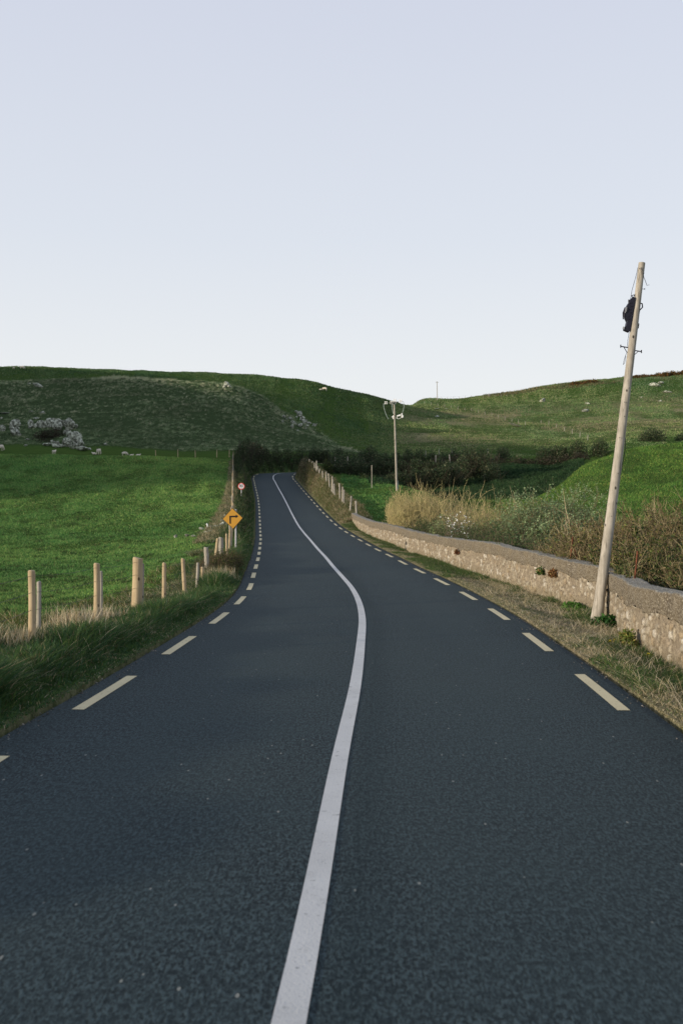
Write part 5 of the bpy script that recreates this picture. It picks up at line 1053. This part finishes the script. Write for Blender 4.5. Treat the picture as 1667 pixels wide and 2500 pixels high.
for px, py, me, sc_, rot, dm, dx, lab in ((24.5, 1108, SS, .62, 1.3, 140, 175, None), (2, 1101, SG, 1.05, 1.2, 140, 180, 'white sheep half cut off by the left edge of the field'), (132, 1109, SS, .72, 1.2, 141, 175, 'small white lamb standing alone at the field crest, left of the ewe'),
        (231, 1110, SLY, .6, 3.0, 141, 175, 'little lamb lying pressed against the ewe at the field crest'), (241, 1110, SG, 1.0, 1.35, 141, 175, 'round white ewe grazing at the field crest'), (304, 1113.5, SG, .74, .3, 140, 175, 'white lamb grazing with its head down, right of the ewe'),
        (321, 1113.6, SLY, .5, .5, 140, 175, 'tiny lamb lying in the grass, left of a lying pair'), (337, 1114, SLY, .58, .2, 140, 175, 'tiny lamb lying in the grass, right of a lying pair'),
        (34, 901, SG, .62, 2.8, 285, 345, 'faint lamb on the hilltop at far left'), (54, 901.5, SG, 1.1, .2, 285, 345, 'pale ewe grazing on the hilltop, right of the faint lamb'), (73.5, 894, SD, 1.05, .3, 300, 330, 'dark grey sheep standing out against the sky on the hilltop'),
        (783, 953.5, SG, .6, 3.1, 255, 340, 'lamb beside its mother high on the green slope right of the hill'), (793, 954, SG, 1.15, 2.9, 255, 340, 'white ewe grazing high on the green slope right of the hill'), (1193, 968, SD, 1.0, .3, 420, 480, 'dark sheep far away below the skyline fence')):
    if lab is None: continue
    p = hit(px, py, dm, dx); o = bpy.data.objects.new('sheep', me); COL.objects.link(o); o.location = p; o.rotation_euler = (0, 0, rot); o.scale = (sc_,) * 3; tag(o, lab, 'sheep')

hedge('bracken', 'dark leaf clumps added as the shade in the hollow inside the rock arch on the left hillside', [(*hit(100, 1072, 160)[:2], 1.6, 1.2, 1.6), (*hit(122, 1070, 160)[:2], 1.7, 1.2, 2.2), (*hit(143, 1066, 160)[:2], 1.3, 1.2, 2.0), (*hit(112, 1080, 160)[:2], 2.0, 1.2, .9)], .16, [(.030, .022, .016), (.05, .035, .022), (.02, .03, .014)], [3, 2, 2], 90, cat='bracken')  # near-black foliage added to stand for the shade inside the arch

# more of what a pasture shows: dark dock and rush tufts, molehills, trodden patches
n = 420; px = rng.uniform(-20, 560, n); d = 16 * (135 / 16)**(rng.random(n)**.7); x = (px - CX) * d / F; y = d; k = (x < _xc(np.minimum(y, 122)) - 5); x, y = x[k], y[k]; m = 26
xx = np.repeat(x, m) + rng.normal(0, .09, len(x) * m) * np.repeat(rng.uniform(.5, 1.8, len(x)), m); yy_ = np.repeat(y, m) + rng.normal(0, .09, len(y) * m)
blades('rush_tufts', on_ground(xx, yy_), rng.uniform(.06, .20, len(xx)), .012 + .0004 * yy_, pal(len(xx), [(.03, .07, .02), (.06, .10, .03), (.12, .12, .05)], [3, 2, 1]), lean=.9, seg=2)
n = 500; px = rng.uniform(940, 1700, n); d = rng.uniform(200, 470, n); x = (px - CX) * d / F; y = d; m = 20
xx = np.repeat(x, m) + rng.normal(0, .5, n * m); yy_ = np.repeat(y, m) + rng.normal(0, .5, n * m)
blades('slope_tussocks', on_ground(xx, yy_), rng.uniform(.15, .5, len(xx)), .12, pal(len(xx), [(.05, .08, .03), (.12, .14, .06), (.22, .19, .10)], [3, 2, 1]), lean=.9, seg=1)
# skyline roughness on the right-hand hill
n = 9000; px = rng.uniform(1180, 1700, n); d = rng.uniform(438, 474, n); x = (px - CX) * d / F; y = d; k = fbm(x, y, 14, 3) > -.05; x, y = x[k], y[k]
blades('ridge_growth', on_ground(x, y), rng.uniform(.3, 1.1, len(x)), .30, pal(len(x), [(.10, .11, .05), (.17, .15, .08), (.07, .09, .035), (.20, .12, .05)], [3, 2, 3, 1]), lean=.8, seg=1)
# grit along the edges of the asphalt
n = 1500; s_ = 4 + 40 * rng.random(n)**1.4; o_ = np.where(rng.random(n) < .5, -1, 1) * (2.82 - np.abs(rng.normal(0, .06, n)) - .12 * (rng.random(n) < .15)); k_ = fbm(s_, o_, 1.1, 3) > -.05; s_ = s_[k_]; o_ = o_[k_]; n = len(s_); x, y = road_pt(s_, o_); z = np.interp(s_, SL, PZ) + .004
r_ = rng.uniform(.004, .013, n); oc = np.array([(1, 0, 0), (-1, 0, 0), (0, 1, 0), (0, -1, 0), (0, 0, .8), (0, 0, -.5)]); V = np.stack([x, y, z], 1)[:, None] + oc[None] * (r_[:, None] * rng.uniform(.6, 1.3, (n, 6)))[..., None]
fi = np.array([(0, 2, 4), (2, 1, 4), (1, 3, 4), (3, 0, 4), (2, 0, 5), (1, 2, 5), (3, 1, 5), (0, 3, 5)]); tag(mesh_np('road_grit', V.reshape(-1, 3), [((np.arange(n) * 6)[:, None, None] + fi[None]).reshape(-1, 3)], BLADE, None, np.repeat(pal(n, [(.20, .19, .17), (.10, .10, .09), (.32, .30, .27)], [2, 3, 1]), 6, 0), smooth=False), kind='stuff')
